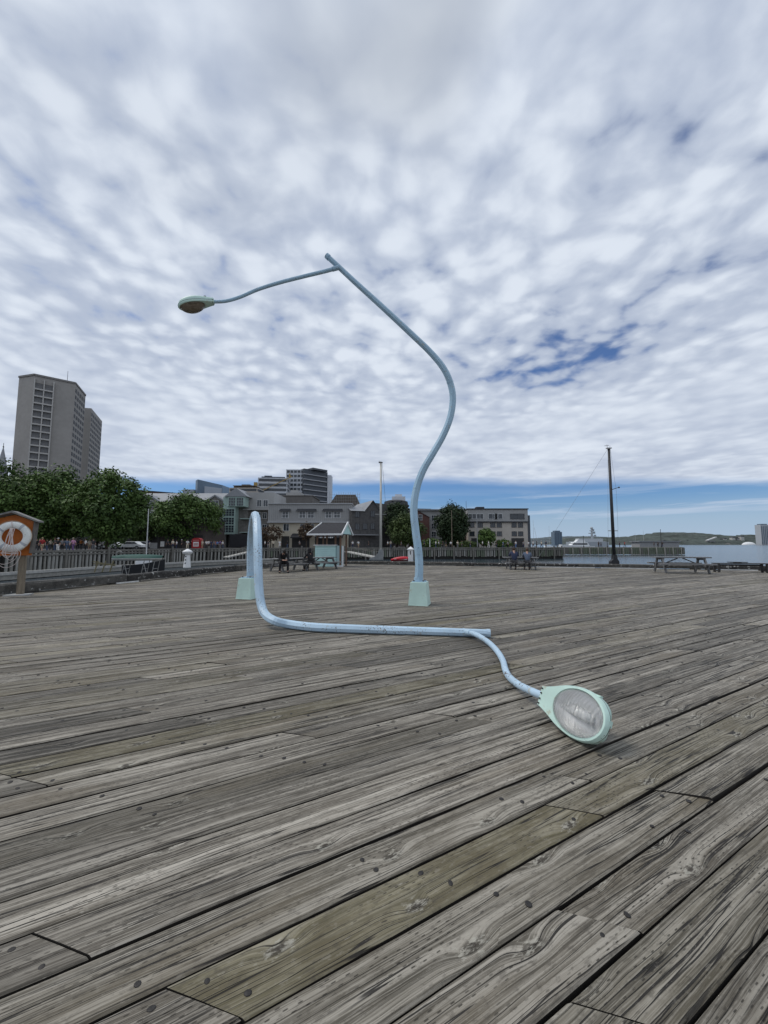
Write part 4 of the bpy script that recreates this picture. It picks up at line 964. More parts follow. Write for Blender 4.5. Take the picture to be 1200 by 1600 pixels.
# --- dark shingled gabled building
Yd = 97.0
dk = bld('dark_gabled_building', 'dark shingled gabled building standing between the cream restaurant and the white mast', 549, Yd, rz=R(24))
Ld = 8.0; zz1 = zat(797, Yd) - .6
mb = MB(); mb.box((Ld / 2, 6, zz1 / 2), (Ld, 12, zz1)); mb.extrude_xz([(Ld * .45, zz1), (Ld + .02, zz1), (Ld * .72, zz1 + 2.6)], -.02, 11.9); mb.build('wall', GREYS['dark_shingle'], dk)
mb = MB()
for s, e_ in ((Ld * .40, Ld * .72), (Ld * 1.04, Ld * .72)): mb.add([(s, -.5, zz1 - .35), (e_, -.5, zz1 + 2.75), (e_, 12.3, zz1 + 2.75), (s, 12.3, zz1 - .35)], [(0, 1, 2, 3)])
mb.add([(-.4, -.6, zz1 - .2), (Ld * .45, -.6, zz1 - .2), (Ld * .45, 3, zz1 + 1.2), (-.4, 3, zz1 + 1.2)], [(0, 1, 2, 3)])
mb.build('roof', GREYS['grey_metal_roof'], dk)
for x, z in ((1.6, 8.6), (1.6, 5.4), (5.8, 8.8), (5.8, 5.6), (3.7, 5.5)): window(dk, x, z, 1.2, 1.6, DG, 2, 1)
mb = MB(); mb.box((3.2, -1.0, 3.3), (7, 2, .2)); mb.build('porch_roof', GREYS['grey_metal_roof'], dk)
d2 = bld('dark_rear_wing', 'dark rear wing with a steep roof right of the gabled shingle building', 578, 106, rz=R(10))
mb = MB(); z2 = zat(800, 106) - .6; mb.box((3.5, 5, z2 / 2), (7, 10, z2)); mb.extrude_xz([(0, z2), (7, z2), (5.4, z2 + 2.2), (1.0, z2 + 2.6)], 0, 10); mb.build('wall', GREYS['dark_shingle'], d2)
for x, z in ((2, 8), (5, 8), (2, 4.6), (5, 4.6)): window(d2, x, z, 1.1, 1.6, DG, 2, 1)
# scaffolded mansard behind
sc_ = bld('scaffolded_roof', 'brown mansard roof wrapped in thin scaffolding behind the restaurant', 515, 150)
L = lx(562, 515, 150); zb_ = zat(787, 150) - .6; zt_ = zat(773, 150) - .6
mb = MB(); mb.extrude_xz([(0, 0), (L, 0), (L - .3, zb_), (L * .85, zt_), (L * .2, zt_), (0, zb_)], 0, 12); mb.build('wall', GREYS['mansard_brown'], sc_)
mb = MB(); rs = random.Random(2)
for i in range(14): mb.bar((L * i / 13, -1.2, zb_ - 4), (L * i / 13, -1.2, zt_ + rs.uniform(.3, 1.2)), .08)
for j in range(5): mb.bar((0, -1.2, zb_ - 1 + j * 1.1), (L, -1.2, zb_ - 1 + j * 1.1), .07)
tag(mb.build('scaffolding', M('galvanised_tube', (0.28, 0.28, 0.28), .5, .6), sc_), kind='stuff')

# --- brick round tower house
Yb = 140.0
rb_ = bld('round_brick_house', 'dark brick building with a rounded corner and white rooftop rooms', 598, Yb)
zt = zat(790, Yb) - .6; mb = MB(); mb.prism([(9, 0), (18, 2), (18, 14), (0, 14), (0, 4)], 0, zt - 1); mb.lathe([(4.6, 0), (4.6, zt)], (5, 4, 0), 20); mb.build('wall', DBRICK, rb_)
mb = MB(); mb.lathe([(5.0, zt), (5.0, zt + .5), (4.6, zt + .5), (4.4, zt + 1.8), (3, zt + 2.3)], (5, 4, 0), 20); mb.build('round_roof', GREYS['slate_dark'], rb_)
mb = MB(); mb.box((6, 6, zt + 2.6), (5, 5, 2.4)); mb.box((6, 6, zt + 4.0), (2.6, 2.6, 1.6)); mb.build('rooftop_room', GREYS['pale_cladding'], rb_)
for x in (3.6, 6.2): window(rb_, x, zt - 1.6, 1.3, 1.7, WG, 2, 2, -.65)
for x in (11.5, 14, 16.3): window(rb_, x, zt - 2.4, 1.2, 1.7, WG, 2, 1, .45 + (x - 11.5) * .2)
for x in (11.5, 14, 16.3): window(rb_, x, zt - 5.6, 1.2, 1.7, WG, 2, 1, .45 + (x - 11.5) * .2)

# --- brick wings with grey mansard between
Ym = 108.0
bh = bld('brick_hotel', 'red brick hotel with two sloping gable walls and a grey mansard between', 650, Ym)
def L_(px): return lx(px, 650, Ym)
zt = zat(796, Ym) - .6
mb = MB(); mb.box((L_(690) - 2, 7, zt / 2), (L_(732) - 0.4, 10, zt - .3)); mb.build('mansard_wall', GREYS['grey_siding'], bh)
mb = MB(); mb.extrude_xz([(L_(640), 0), (L_(671), 0), (L_(671), zat(808, Ym) - .6), (L_(653), zat(798, Ym) - .6), (L_(640), zat(798, Ym) - .6)], 0, 6); mb.build('brick_gable', BRICK, bh)
mb = MB(); mb.extrude_xz([(L_(706), 0), (L_(731.2), 0), (L_(731.2), zat(811, Ym) - .6), (L_(711), zat(798, Ym) - .6), (L_(706), zat(798, Ym) - .6)], 0, 6); mb.build('brick_gable', BRICK, bh)
mb = MB(); mb.add([(L_(652), -.4, zat(797, Ym) - .6), (L_(672), -.4, zat(808, Ym) - .7), (L_(672), 6, zat(808, Ym) - .7), (L_(652), 6, zat(797, Ym) - .6)], [(0, 1, 2, 3)])
mb.add([(L_(710), -.4, zat(797, Ym) - .6), (L_(732), -.4, zat(811.5, Ym) - .6), (L_(732), 6, zat(811.5, Ym) - .6), (L_(710), 6, zat(797, Ym) - .6)], [(0, 1, 2, 3)])
mb.box((L_(691), 5, zt + .0), (L_(735) - .5, 8, .35)); mb.build('roof', GREYS['grey_metal_roof'], bh)
for py_ in (808.5, 821.5, 834.5): window(bh, L_(679), zat(py_, Ym) - .6, 1.35, 1.6, WG, 2, 2, 1.98)
for py_ in (808.5, 821.5): window(bh, L_(657), zat(py_, Ym) - .6, 1.1, 1.6, WG, 1, 2, -.01); window(bh, L_(716), zat(py_, Ym) - .6, 1.1, 1.6, WG, 1, 2, -.01)
# --- concrete hotel block
Yk = 105.0
ko = bld('concrete_hotel', 'beige concrete three storey block with wide dark windows at the basin end', 731.5, Yk)
def K_(px): return lx(px, 731.5, Yk)
Lk = K_(824); zt = zat(796, Yk) - .6; zband = zat(815.5, Yk) - .6
mb = MB(); mb.box((Lk / 2, 8, zband / 2), (Lk, 16, zband)); mb.build('lower_wall', GREYS['concrete_panel'], ko)
mb = MB(); mb.box((Lk / 2, 7.9, (zband + zt) / 2), (Lk + .2, 16.2, zt - zband)); mb.build('upper_wall', GREYS['grey_siding'], ko)
mb = MB(); mb.box((Lk / 2, 7.9, zt + .12), (Lk + .5, 16.8, .26)); mb.box((Lk / 2, 7.8, zband), (Lk + .3, 16.6, .3)); mb.box((K_(757), 5, zt + .6), (2.2, 2.2, 1)); mb.build('cornice', GREYS['slate_dark'], ko)
mb = MB(); mb.box((Lk + .75, 9, zat(802, Yk) / 2 - .6), (1.5, 14, zat(802, Yk) - .8)); mb.build('stair_wing', GREYS['dark_cladding'], ko)
for px_, w in ((738, 2.3), (750, 1.9), (770, 2.5), (779, 2.2), (808, 3.9)): window(ko, K_(px_), zat(807, Yk) - .6, w, 1.5, WG if px_ < 790 else DG, 2, 1, -.2)
for py_ in (820.5, 834):
    for px_ in (737.5, 750.5, 770, 780, 803, 813): window(ko, K_(px_), zat(py_, Yk) - .6, 1.35, 1.3, DG, 2, 1)
for px_, w in ((808, 3.4), (742, 2.0)): MB().box((K_(px_), -.02, 1.3), (w, .2, 2.6)).build('shopfront', MATS['unlit_shopfront'], ko)
mb = MB(); mb.cyl((K_(734), 4, zt), (K_(734), 4, zt + 2.8), .06, .04, 6); mb.build('roof_antenna', IRON, ko)
# long brown roof line far left
lb = bld('long_brick_warehouse', 'long dark red roof line showing behind the gabled hotel at left', 205, 135)
L = lx(285, 205, 135); mb = MB(); z0_ = zat(773, 135) - .6; z1_ = zat(766.5, 135) - .6
mb.add([(0, 0, 0), (L, 0, 0), (L, 0, z0_), (0, 0, z1_), (0, 10, 0), (L, 10, 0), (L, 10, z0_), (0, 10, z1_)], [(0, 1, 2, 3), (5, 4, 7, 6), (3, 2, 6, 7), (1, 5, 6, 2), (4, 0, 3, 7)]); mb.build('wall', BRICK, lb)
mb = MB(); mb.add([(0, -.3, z1_), (L, -.3, z0_), (L, 10.3, z0_), (0, 10.3, z1_), (0, -.3, z1_ + .4), (L, -.3, z0_ + .4), (L, 10.3, z0_ + .4), (0, 10.3, z1_ + .4)], [(0, 1, 5, 4), (4, 5, 6, 7), (1, 2, 6, 5), (0, 4, 7, 3)]); mb.build('roof_edge', GREYS['slate_dark'], lb)

# --- towers on the skyline
def city_tower(name, label, px0, px1, py, Y, mat, rz, floors, depth, band=None, bays=6, extra=None):
    b = bld(name, label, px0, Y, 0, rz); L = lx(px1, px0, Y); h = zat(py, Y)
    mb = MB(); mb.box((L / 2, depth / 2, h / 2), (L, depth, h)); mb.build('wall', mat, b)
    mb = MB(); k = floors
    z0 = 12
    for f in range(k):
        z = z0 + (h - z0) * (f + .5) / k
        mb.box((L / 2, -.05, z), (L * .94, .3, (h - z0) / k * .55)); mb.box((L + .05, depth / 2, z), (.3, depth * .94, (h - z0) / k * .55)); mb.box((-.05, depth / 2, z), (.3, depth * .94, (h - z0) / k * .55))
    tag(mb.build('window_bands', GLASS, b), kind='stuff')
    if band:
        mb = MB()
        for i in range(bays + 1): mb.box((L * i / bays, -.3, h / 2), (.5, .6, h)); mb.box((L + .3, depth * i / bays, h / 2), (.6, .5, h))
        mb.build('fins', band, b)
    return b, L, h
t1, L1, h1 = city_tower('banded_tower', 'dark banded apartment tower with white vertical fins on its left face', 446, 474, 733.5, 320, GREYS['pale_cladding'], 0, 14, 1.0, GREYS['pale_cladding'], 5)
mb = MB(); w3 = lx(506, 474, 320); d_ = 22
a0, a1 = Vector((L1, -2, 0)), Vector((L1 + w3, 16, 0))
mb.prism([(a0.x, a0.y), (a1.x, a1.y), (a1.x - 6, a1.y + 12), (a0.x - 12, a0.y + 14)], 0, h1 + .5); mb.build('dark_wall', GREYS['dark_cladding'], t1)
mb = MB()
dd_ = (a1 - a0).normalized()
for f in range(13):
    z = 8 + (h1 - 10) * f / 12.5; mb.bar(a0 + Vector((0, -.7, z)), a1 + Vector((0, -.7, z)), 1.5, .7)
tag(mb.build('balcony_slabs', M('grey_balcony', (0.36, 0.37, 0.39), .6), t1), kind='stuff')
mb = MB(); mb.prism([(a1.x, a1.y - 1), (a1.x + 3.2, a1.y + .5), (a1.x + 3.2, a1.y + 9), (a1.x, a1.y + 9)], 0, h1 - 2); mb.build('end_bay', GREYS['pale_cladding'], t1)
mb = MB(); mb.box(((a0.x + a1.x) / 2, 10, h1 + 1.0), (w3 * .9, 10, 1.6), math.atan2(dd_.y, dd_.x)); mb.build('roof_slab', GREYS['dark_cladding'], t1)
t2, L2, h2 = city_tower('construction_tower', 'apartment block under construction with ochre hoist beside the banded tower', 401, 446, 746, 300, GREYS['pale_cladding'], R(8), 11, 16)
mb = MB()
for i in range(9): mb.box((-1.5 + .4 * (i % 2), -1, 8 + i * (h2 - 9) / 9), (2.6, 1.8, (h2 - 9) / 12))
mb.build('hoist', GREYS['ochre_board'], t2)
mb = MB(); mb.bar((-4, -3, h2 - 15), (L2 + 4, -3, h2 + 1), .9, .5); mb.bar((L2 + 2, -3, h2 - .5), (L2 + 2, -3, h2 + 3), 1.2); mb.build('crane_jib', GREYS['ochre_board'], t2)
mb = MB(); mb.box((L2 / 2, 8, h2 + .6), (L2 * .8, 12, 1.2)); mb.box((L2 * .3, 8, h2 + 1.8), (L2 * .25, 6, 1.4)); mb.build('roof_slab', GREYS['dark_cladding'], t2)
t3 = bld('glass_wedge_tower', 'blue grey glass building with a slanting roof line behind the gabled hotel', 300, 350, 0)
L = lx(342, 300, 350); mb = MB(); ha, hb_ = zat(749, 350), zat(757, 350); hc = zat(770, 350) - 20
xm = L * .30
mb.add([(0, 3, 0), (xm * .45, 0, 0), (L, 4, 0), (L, 20, 0), (0, 20, 0), (0, 3, ha - .6), (xm * .45, 0, ha), (L, 4, hb_), (L, 20, hb_), (0, 20, ha - .6)], [(0, 1, 6, 5), (1, 2, 7, 6), (2, 3, 8, 7), (3, 4, 9, 8), (4, 0, 5, 9), (5, 6, 7, 8, 9)]); mb.build('glass_wall', GREYS['blue_cladding'], t3)
mb = MB(); mb.add([(L * .42, -1, 0), (L, 2.8, 0), (L, 2.8, hb_ - 3.2), (L * .42, -1, ha - 6.5), (L * .42, 3, 0), (L, 6, 0), (L, 6, hb_ - 3.2), (L * .42, 3, ha - 6.5)], [(0, 1, 2, 3), (3, 2, 6, 7), (0, 3, 7, 4)]); mb.build('pale_wall', M('pale_glass_wall', (0.38, 0.42, 0.47), .35, var=.05, scale=.1), t3)
mb = MB(); mb.box((-5.5, 4, zat(764.5, 350) / 2), (10, 6, zat(764.5, 350))); mb.build('low_wing', MATS['pale_glass_wall'], t3)
t4, L4, h4 = city_tower('low_skyline_block', 'low pale apartment block with penthouse left of the construction tower', 356, 400, 762, 240, GREYS['concrete_panel'], 0, 9, 14)
mb = MB(); mb.box((L4 * .45, 7, h4 + .7), (L4 * .7, 9, 1.4)); mb.box((L4 * .5, 7, h4 + 2.0), (L4 * .3, 6, 1.4)); mb.box((L4 * .5, 6, h4 + 1.5), (L4 * .8, 10, .25)); mb.build('penthouse', GREYS['mansard_brown'], t4)

# ================================================================ TREES
LEAF = [leaf_mat('elm_leaf', (0.032, 0.064, 0.014), (0.115, 0.185, 0.045)), leaf_mat('dark_leaf', (0.012, 0.024, 0.010), (0.042, 0.070, 0.026)), leaf_mat('bright_leaf', (0.030, 0.052, 0.014), (0.095, 0.135, 0.040)),
        leaf_mat('reddish_leaf', (0.045, 0.026, 0.018), (0.10, 0.07, 0.04))]
BARK = M('bark', (0.07, 0.055, 0.042), .9, var=.3, scale=6)
def tree(label, x, y, z, H, rx, zlow=.22, leaf=0, seed=0, n=6500, size=.34, name='tree', group=None, ry=None, cat='tree'):
    r = random.Random(seed); ry = ry or rx * .85
    t = thing(name, label, cat, (x, y, z), 0, group)
    mb = MB(); th = H * max(zlow, .2)
    mb.tube([(0, 0, -.2), (r.uniform(-.1, .1), 0, th * .6), (r.uniform(-.2, .2), .1, th * 1.3), (0, 0, H * .6)], [H * .026, H * .021, H * .018, H * .007], 8)
    for i in range(8):
        a = r.uniform(0, 6.28); b0 = r.uniform(.8, 1.6) * th; l = r.uniform(.5, .85)
        mb.tube([(0, 0, b0), (math.cos(a) * rx * l * .5, math.sin(a) * ry * l * .5, b0 + H * .12), (math.cos(a) * rx * l, math.sin(a) * ry * l, b0 + H * r.uniform(.2, .34))], [H * .011, H * .008, H * .003], 6)
    mb.build('trunk', BARK, t, smooth=True)
    zc, rz_ = (H * (1 + zlow)) / 2, (H * (1 - zlow)) / 2
    clumps = []
    for i in range(150):
        while True:
            v = Vector((r.uniform(-1, 1), r.uniform(-1, 1), r.uniform(-1, 1)))
            if .35 < v.length < 1: break
        v = v.normalized() * (v.length ** .5) * r.uniform(.82, 1.03)
        if v.z < -.4: v *= .93
        clumps.append((Vector((v.x * rx, v.y * ry, zc + v.z * rz_ * (1 - .10 * (v.x * v.x)))), r.uniform(.09, .17) * (rx + rz_), r.uniform(-.34, .34)))
    vs, fs, tint = [], [], []
    for i in range(n):
        c, s, tn = clumps[r.randrange(len(clumps))]
        d = Vector((r.gauss(0, 1), r.gauss(0, 1), r.gauss(0, .75))); d = d.normalized() * (r.random() ** .45) * s
        p = c + d; q = size * r.uniform(.6, 1.3)
        nrm = (d.normalized() * .8 + Vector((r.uniform(-1, 1), r.uniform(-1, 1), r.uniform(0, 1)))).normalized()
        a = nrm.orthogonal().normalized(); b = nrm.cross(a); an = r.uniform(0, 6.28)
        a, b = a * math.cos(an) + b * math.sin(an), b * math.cos(an) - a * math.sin(an)
        o = len(vs); vs += [tuple(p - a * q), tuple(p + b * q * .55 - a * q * .1), tuple(p + a * q), tuple(p - b * q * .55 + a * q * .1)]
        fs.append((o, o + 1, o + 2, o + 3)); tint.append(min(1, max(0, .45 + tn + r.uniform(-.3, .3))))
    me = bpy.data.meshes.new('crown'); me.from_pydata(vs, [], fs); me.materials.append(LEAF[leaf])
    at = me.attributes.new('tint', 'FLOAT', 'FACE'); at.data.foreach_set('value', tint)
    o = bpy.data.objects.new('crown', me); COL.objects.link(o); o.parent = t
    return t
def tree_px(label, px0, px1, top, Y, **k):
    cx = xat((px0 + px1) / 2, Y); rx = (px1 - px0) / 2 * Y / 600; tree(label, cx, Y, .6, zat(top, Y) - .6, rx, **k)
tree_px('broad dark green tree at the far left behind the orange life ring box', -65, 72, 722, 57, seed=1, n=24000, zlow=.08, size=.23)
tree_px('leafy dark green tree in the middle of the left clump below the concrete tower', 25, 150, 739, 60, seed=2, n=24000, zlow=.08, size=.23)
tree_px('round topped green tree at the right end of the left clump', 112, 226, 737, 58, seed=3, n=24000, zlow=.08, size=.23)
tree_px('round green tree standing alone in front of the gabled hotel', 238, 343, 774, 86, seed=4, n=20000, size=.29, zlow=.10)
tree_px('pale green sapling between the left clump and the round tree', 200, 246, 800, 84, seed=5, n=5000, leaf=2, zlow=.1, size=.26)
tree_px('dark tall tree behind the white mast and the brick gable', 600, 640, 783, 103, seed=6, n=7000, leaf=1, size=.3)
tree_px('mid green bushy tree left of the standing lamp pole', 606, 662, 803, 98, seed=7, n=9000, leaf=2, size=.28, zlow=.05)
tree_px('tall dark conical tree between the two brick gables', 683, 731, 787, 101, seed=8, n=12000, leaf=1, size=.28, zlow=.02)
tree_px('small round tree before the beige concrete block', 747, 773, 826, 97, seed=9, n=5000, leaf=0, size=.24, zlow=.05)
tree_px('thin reddish leaved tree outside the cream restaurant', 404, 442, 822, 93, seed=10, n=700, leaf=3, size=.3, zlow=.3)
tree_px('thin dark leaved tree beside the restaurant awning', 466, 492, 817, 93, seed=11, n=650, leaf=3, size=.3, zlow=.3)
for i, (a, b, top, Y, lf, lab) in enumerate(((654, 690, 842, 94, 0, 'low green hedge below the brick hotel'), (715, 747, 846, 93, 2, 'clipped bright hedge beside the small round tree'), (772, 800, 843, 96, 0, 'dark shrubs at the foot of the concrete block'))):
    tree_px(lab, a, b, top, Y, seed=20 + i, n=1500, leaf=lf, size=.22, zlow=-.1, name='hedge', ry=1.2, cat='hedge')

# ================================================================ WHARF FURNITURE
TWOOD = [M('grey_table_wood', (0.205, 0.205, 0.205), .8, var=.3, scale=3, stretch=(.6, 5, 5)), M('grey_table_wood_dark', (0.150, 0.152, 0.155), .8, var=.3, scale=3, stretch=(.6, 5, 5))]
def picnic_table(label, x, y, rz, L=1.85, mats=(0, 0)):
    t = thing('picnic_table', label, 'picnic table', (x, y, 0), rz, 'picnic tables on the deck')
    for i in range(5): MB().box((0, -.31 + .155 * i,   .74), (L, .148, .05)).build('top_plank', TWOOD[(i + mats[0]) % 2], t)
    for s in (-1, 1):
        for q in (0, 1): MB().box((0, s * (.64 + .155 * q), .44), (L, .150, .06)).build('seat_plank', TWOOD[(q + mats[1]) % 2], t)
    for e in (-1, 1):
        xx = e * (L / 2 - .32)
        for s in (-1, 1): MB().bar((xx + e * .03, s * .26, .72), (xx + e * .03, s * .70, 0.0), .14, .06, up=(1, 0, 0)).build('leg', TWOOD[1], t)
        MB().box((xx - e * .02, 0, .375), (.05, 1.56, .14)).build('crossbeam', TWOOD[1], t)
        MB().box((xx - e * .02, 0, .675), (.05, .70, .10)).build('crossbeam', TWOOD[1], t)
        MB().bar((xx - e * .05, 0, .38), (0.12 * e, 0, .70), .08, .04).build('brace', TWOOD[1], t)
    return t
pt1 = picnic_table('grey wooden picnic table with a man in black hunched on its left bench end', -5.65, 23.0, R(48), 2.2)
pt2 = picnic_table('grey wooden picnic table standing right in front of the mint kiosk', -4.05, 24.75, R(48), 2.1, (1, 0))
pt3 = picnic_table('grey picnic table where two people sit with their backs turned', 8.75, 24.8, R(-8), 2.1, (0, 1))
pt4 = picnic_table('empty grey wooden picnic table at right beside the low dark bench', 16.55, 21.6, R(-14), 2.5, (1, 1)); pt4.scale = (1.05, 1.05, 1.16)
bn = thing('low_bench', 'low dark framed bench at the far right with a loose board on top', 'bench', (20.15, 21.9, 0), R(-12))
DK = M('dark_stained_wood', (0.040, 0.038, 0.037), .7, var=.3, scale=4)
for i in range(3): MB().box((0, -.17 + .17 * i, .50), (2.55, .155, .045)).build('seat_plank', DK, bn)
for e in (-1, 1):
    for s in (-1, 1): MB().box((e * 1.16, s * .2, .238), (.10, .08, .475)).build('leg', DK, bn)
    MB().box((e * 1.16, 0, .10), (.07, .318, .07)).build('foot_rail', DK, bn)
MB().box((0, .16, .40), (2.2, .04, .09)).build('rail', DK, bn)
lb_ = thing('loose_board', 'short dark board lying on top of the low dark bench', 'board', (20.05, 21.95, .525), R(-12))
MB().box((0, 0, .045), (.85, .3, .04)).build('board', DK, lb_); MB().box((0, 0, .012), (.3, .2, .024)).build('cleat', DK, lb_)

# mint kiosk
kx, ky = -2.45, 27.6
MINTB = M('mint_clapboard_paint', (0.45, 0.66, 0.64), .6, var=.06, scale=2); BROWNP = M('brown_post_wood', (0.17, 0.10, 0.065), .7, var=.25, scale=5, stretch=(4, 4, .6))
SHING = M('dark_roof_shingle', (0.035, 0.035, 0.04), .85, var=.35, scale=9)
ki = thing('kiosk', 'open mint green kiosk with brown posts and a dark gabled roof', 'kiosk', (kx - 2.5, ky - .05, 0), R(-12))
W_, D2, HW = 1.6, 1.4, 1.48
for i in range(11): MB().box((W_ / 2 + 0.02, -.012, .08 + .134 * i), (W_ - .1, .028 + .004 * (i % 2), .128), rot=Matrix.Rotation(R(-6), 3, 'X')).build('clapboard', MINTB, ki)
MB().box((W_ / 2, .06, HW / 2 + .03), (W_ - .1, .08, HW - .06)).build('front_wall', MINTB, ki)
MB().box((W_ - .02, D2 / 2 + .05, HW / 2), (.08, D2 - .15, HW)).build('side_wall', M('mint_shaded_side', (0.37, 0.52, 0.53), .6, var=.06), ki)  # darker mint puts the shade of this side into its colour
MB().box((.02, D2 / 2 + .05, HW / 2), (.08, D2 - .15, HW)).build('side_wall', MINTB, ki)
MB().box((W_ / 2, .0, HW + .04), (W_ + .1, .34, .05)).build('counter', WHITE, ki)
for x in (.12, .85, W_ - .1): MB().box((x, .17, (HW + 2.35) / 2 + .03), (.10, .10, 2.35 - HW)).build('post', BROWNP, ki)
for x in (.12, W_ + .32): MB().box((x, D2 - .05, 1.17), (.10, .10, 2.35)).build('post', BROWNP, ki)
MB().box((W_ + .32, .02, 1.17), (.11, .11, 2.34)).build('post', BROWNP, ki)
MB().box((W_ + .50, .02, .74), (.07, .10, 1.45)).build('trim_post', WHITE, ki); MB().box((W_ + .2, -.02, .06), (.7, .07, .10)).build('trim_base', WHITE, ki)
MB().bar((.17, .17, 2.05), (.5, .17, 2.33), .07).build('bracket', BROWNP, ki)
rx0, rx1, ry0, ry1, rz0, rz1 = -.32, W_ + .62, -.6, D2 + .5, 2.32, 3.12
ym = (ry0 + ry1) / 2
mb = MB(); mb.add([(rx0, ry0, rz0), (rx1, ry0, rz0), (rx1 - .1, ym, rz1), (rx0 + .6, ym, rz1), (rx1, ry1, rz0), (rx0, ry1, rz0), (rx0, ry0, rz0 - .03), (rx1, ry0, rz0 - .03), (rx1, ry1, rz0 - .03), (rx0, ry1, rz0 - .03)],
       [(0, 1, 2, 3), (4, 5, 3, 2), (5, 0, 3), (9, 8, 7, 6), (0, 6, 7, 1), (4, 8, 9, 5), (5, 9, 6, 0)]); mb.build('roof', SHING, ki)
mb = MB(); mb.bar((rx0 - .03, ry0 - .03, rz0 - .05), (rx1 + .05, ry0 - .03, rz0 - .05), .05, .12); mb.bar((rx0 - .03, ry0, rz0 - .05), (rx0 + .58, ym, rz1 + .03), .05, .09); mb.bar((rx1 + .03, ry0 - .08, rz0 - .06), (rx1 + .03, ym, rz1 + .03), .06, .13); mb.bar((rx1 + .03, ym, rz1 + .03), (rx1 + .03, ry1 + .08, rz0 - .06), .06, .13)
mb.build('fascia', WHITE, ki)
mb = MB(); mb.add([(rx1 - .03, ry0 + .05, rz0 - .02), (rx1 - .03, ry1 - .05, rz0 - .02), (rx1 - .03, ym, rz1 - .02)], [(0, 1, 2)]); mb.build('gable_panel', MINTB, ki)

# orange life ring station
ls_p = P(20, 838, 12.0); ls = thing('life_ring_station', 'orange painted life ring box on wooden posts with a small shingled roof', 'life ring station', (ls_p.x - .09, 12.0, 0), R(20))
ORANGE = M('orange_painted_board', (0.46, 0.13, 0.018), .6, var=.14, scale=3, stain=((0.25, 0.09, 0.03), 3.0, .6, .75))
POSTW = M('post_wood', (0.20, 0.165, 0.12), .8, var=.3, scale=4, stretch=(5, 5, .5))
zb0, zb1 = zat(868, 12), zat(806.5, 12)
hwid = .56
MB().extrude_xz([(-hwid, zb0), (hwid, zb0), (hwid, zb1 - .15), (0.1, zb1 + .05), (-hwid, zb1 - .15)], 0, .05).build('back_board', ORANGE, ls)
MB().box((hwid + .05, .0, (zb0 + zb1) / 2 - .02), (.05, .22, zb1 - zb0 - .18), rot=Matrix.Rotation(R(4), 3, 'Y')).build('side_board', M('side_grey_wood', (0.13, 0.12, 0.11), .85, var=.3, scale=5), ls)
MB().box((-hwid - .05, .0, (zb0 + zb1) / 2 - .02), (.05, .22, zb1 - zb0 - .18)).build('side_board', MATS['side_grey_wood'], ls)
rf = thing('x', None, None); bpy.data.objects.remove(rf)
mb = MB(); mb.extrude_xz([(-hwid - .30, zb1 - .22), (0.08, zb1 + .10), (hwid + .20, zb1 - .19), (hwid + .20, zb1 - .145), (0.08, zb1 + .16), (-hwid - .30, zb1 - .17)], -.20, .16); mb.build('roof', M('silver_roof_boards', (0.19, 0.185, 0.175), .8, var=.3, scale=6, stretch=(1, 8, 1)), ls)
for x in (.31, -.62):
    MB().box((x, .13, zb0 / 2 + .32), (.17, .10, zb0 + .64)).build('post', POSTW, ls)
MB().box((.3, .05, .022), (.6, .4, .035)).build('foot_plate', M('galvanised_plate', (0.35, 0.35, 0.34), .6), ls)
rg_p = P(22.5, 838.5, 11.85)
lr = thing('life_ring', 'white life ring with grab line hanging on the orange box', 'life ring', (rg_p.x - .07, 11.86, rg_p.z), R(20))
lr.scale = (1.1, 1.0, 1.1)
mb = MB(); n, m_ = 40, 12
for i in range(n):
    a = 2 * math.pi * i / n
    for j in range(m_):
        b = 2 * math.pi * j / m_; r_ = .33 + .098 * math.cos(b); mb.v.append((r_ * math.cos(a), .06 * math.sin(b), r_ * math.sin(a)))
for i in range(n):
    for j in range(m_): mb.f.append((i * m_ + j, i * m_ + (j + 1) % m_, ((i + 1) % n) * m_ + (j + 1) % m_, ((i + 1) % n) * m_ + j)); mb.mi.append(0)
mb.build('ring', M('weathered_white_foam', (0.74, 0.76, 0.73), .6, var=.12, scale=6, stain=((0.48, 0.50, 0.46), 5.0, .62, .75)), lr, smooth=True)
BAND = M('grey_ring_band', (0.40, 0.42, 0.45), .6)
for a in (45, 135, 225, 315):
    q = R(a + 8); mb = MB()
    for j in range(13):
        b = 2 * math.pi * j / 12
        for dq in (-.09, .09): mb.v.append(((.33 + .097 * math.cos(b)) * math.cos(q + dq), .065 * math.sin(b), (.33 + .097 * math.cos(b)) * math.sin(q + dq)))
    for j in range(12): mb.f.append((2 * j, 2 * j + 1, 2 * j + 3, 2 * j + 2)); mb.mi.append(0)
    mb.build('band', BAND, lr, smooth=True)
mb = MB()
for i in range(4):
    q0 = R(45 + 90 * i + 8)
    mb.tube(spline([((.425 + .02 * math.sin(math.pi * k / 4)) * math.cos(q0 + k / 4 * R(90)), -.02, (.425 + .02 * math.sin(math.pi * k / 4)) * math.sin(q0 + k / 4 * R(90))) for k in range(5)], 4), .008, 5)
mb.build('grab_line', M('tan_rope', (0.40, 0.30, 0.20), .8), lr)
rp = thing('rescue_rope', 'pinkish white rescue rope coiled and hanging below the life ring', 'rope', (rg_p.x - .03, 11.80, rg_p.z), R(20))
ROPE = M('pale_pink_rope', (0.60, 0.52, 0.49), .8, var=.15, scale=20)
mb = MB(); rr_ = random.Random(4)
mb.tube(spline([(-.05, .06, .48), (-.03, 0, .40), (0, 0, .30)], 5), .012, 6)
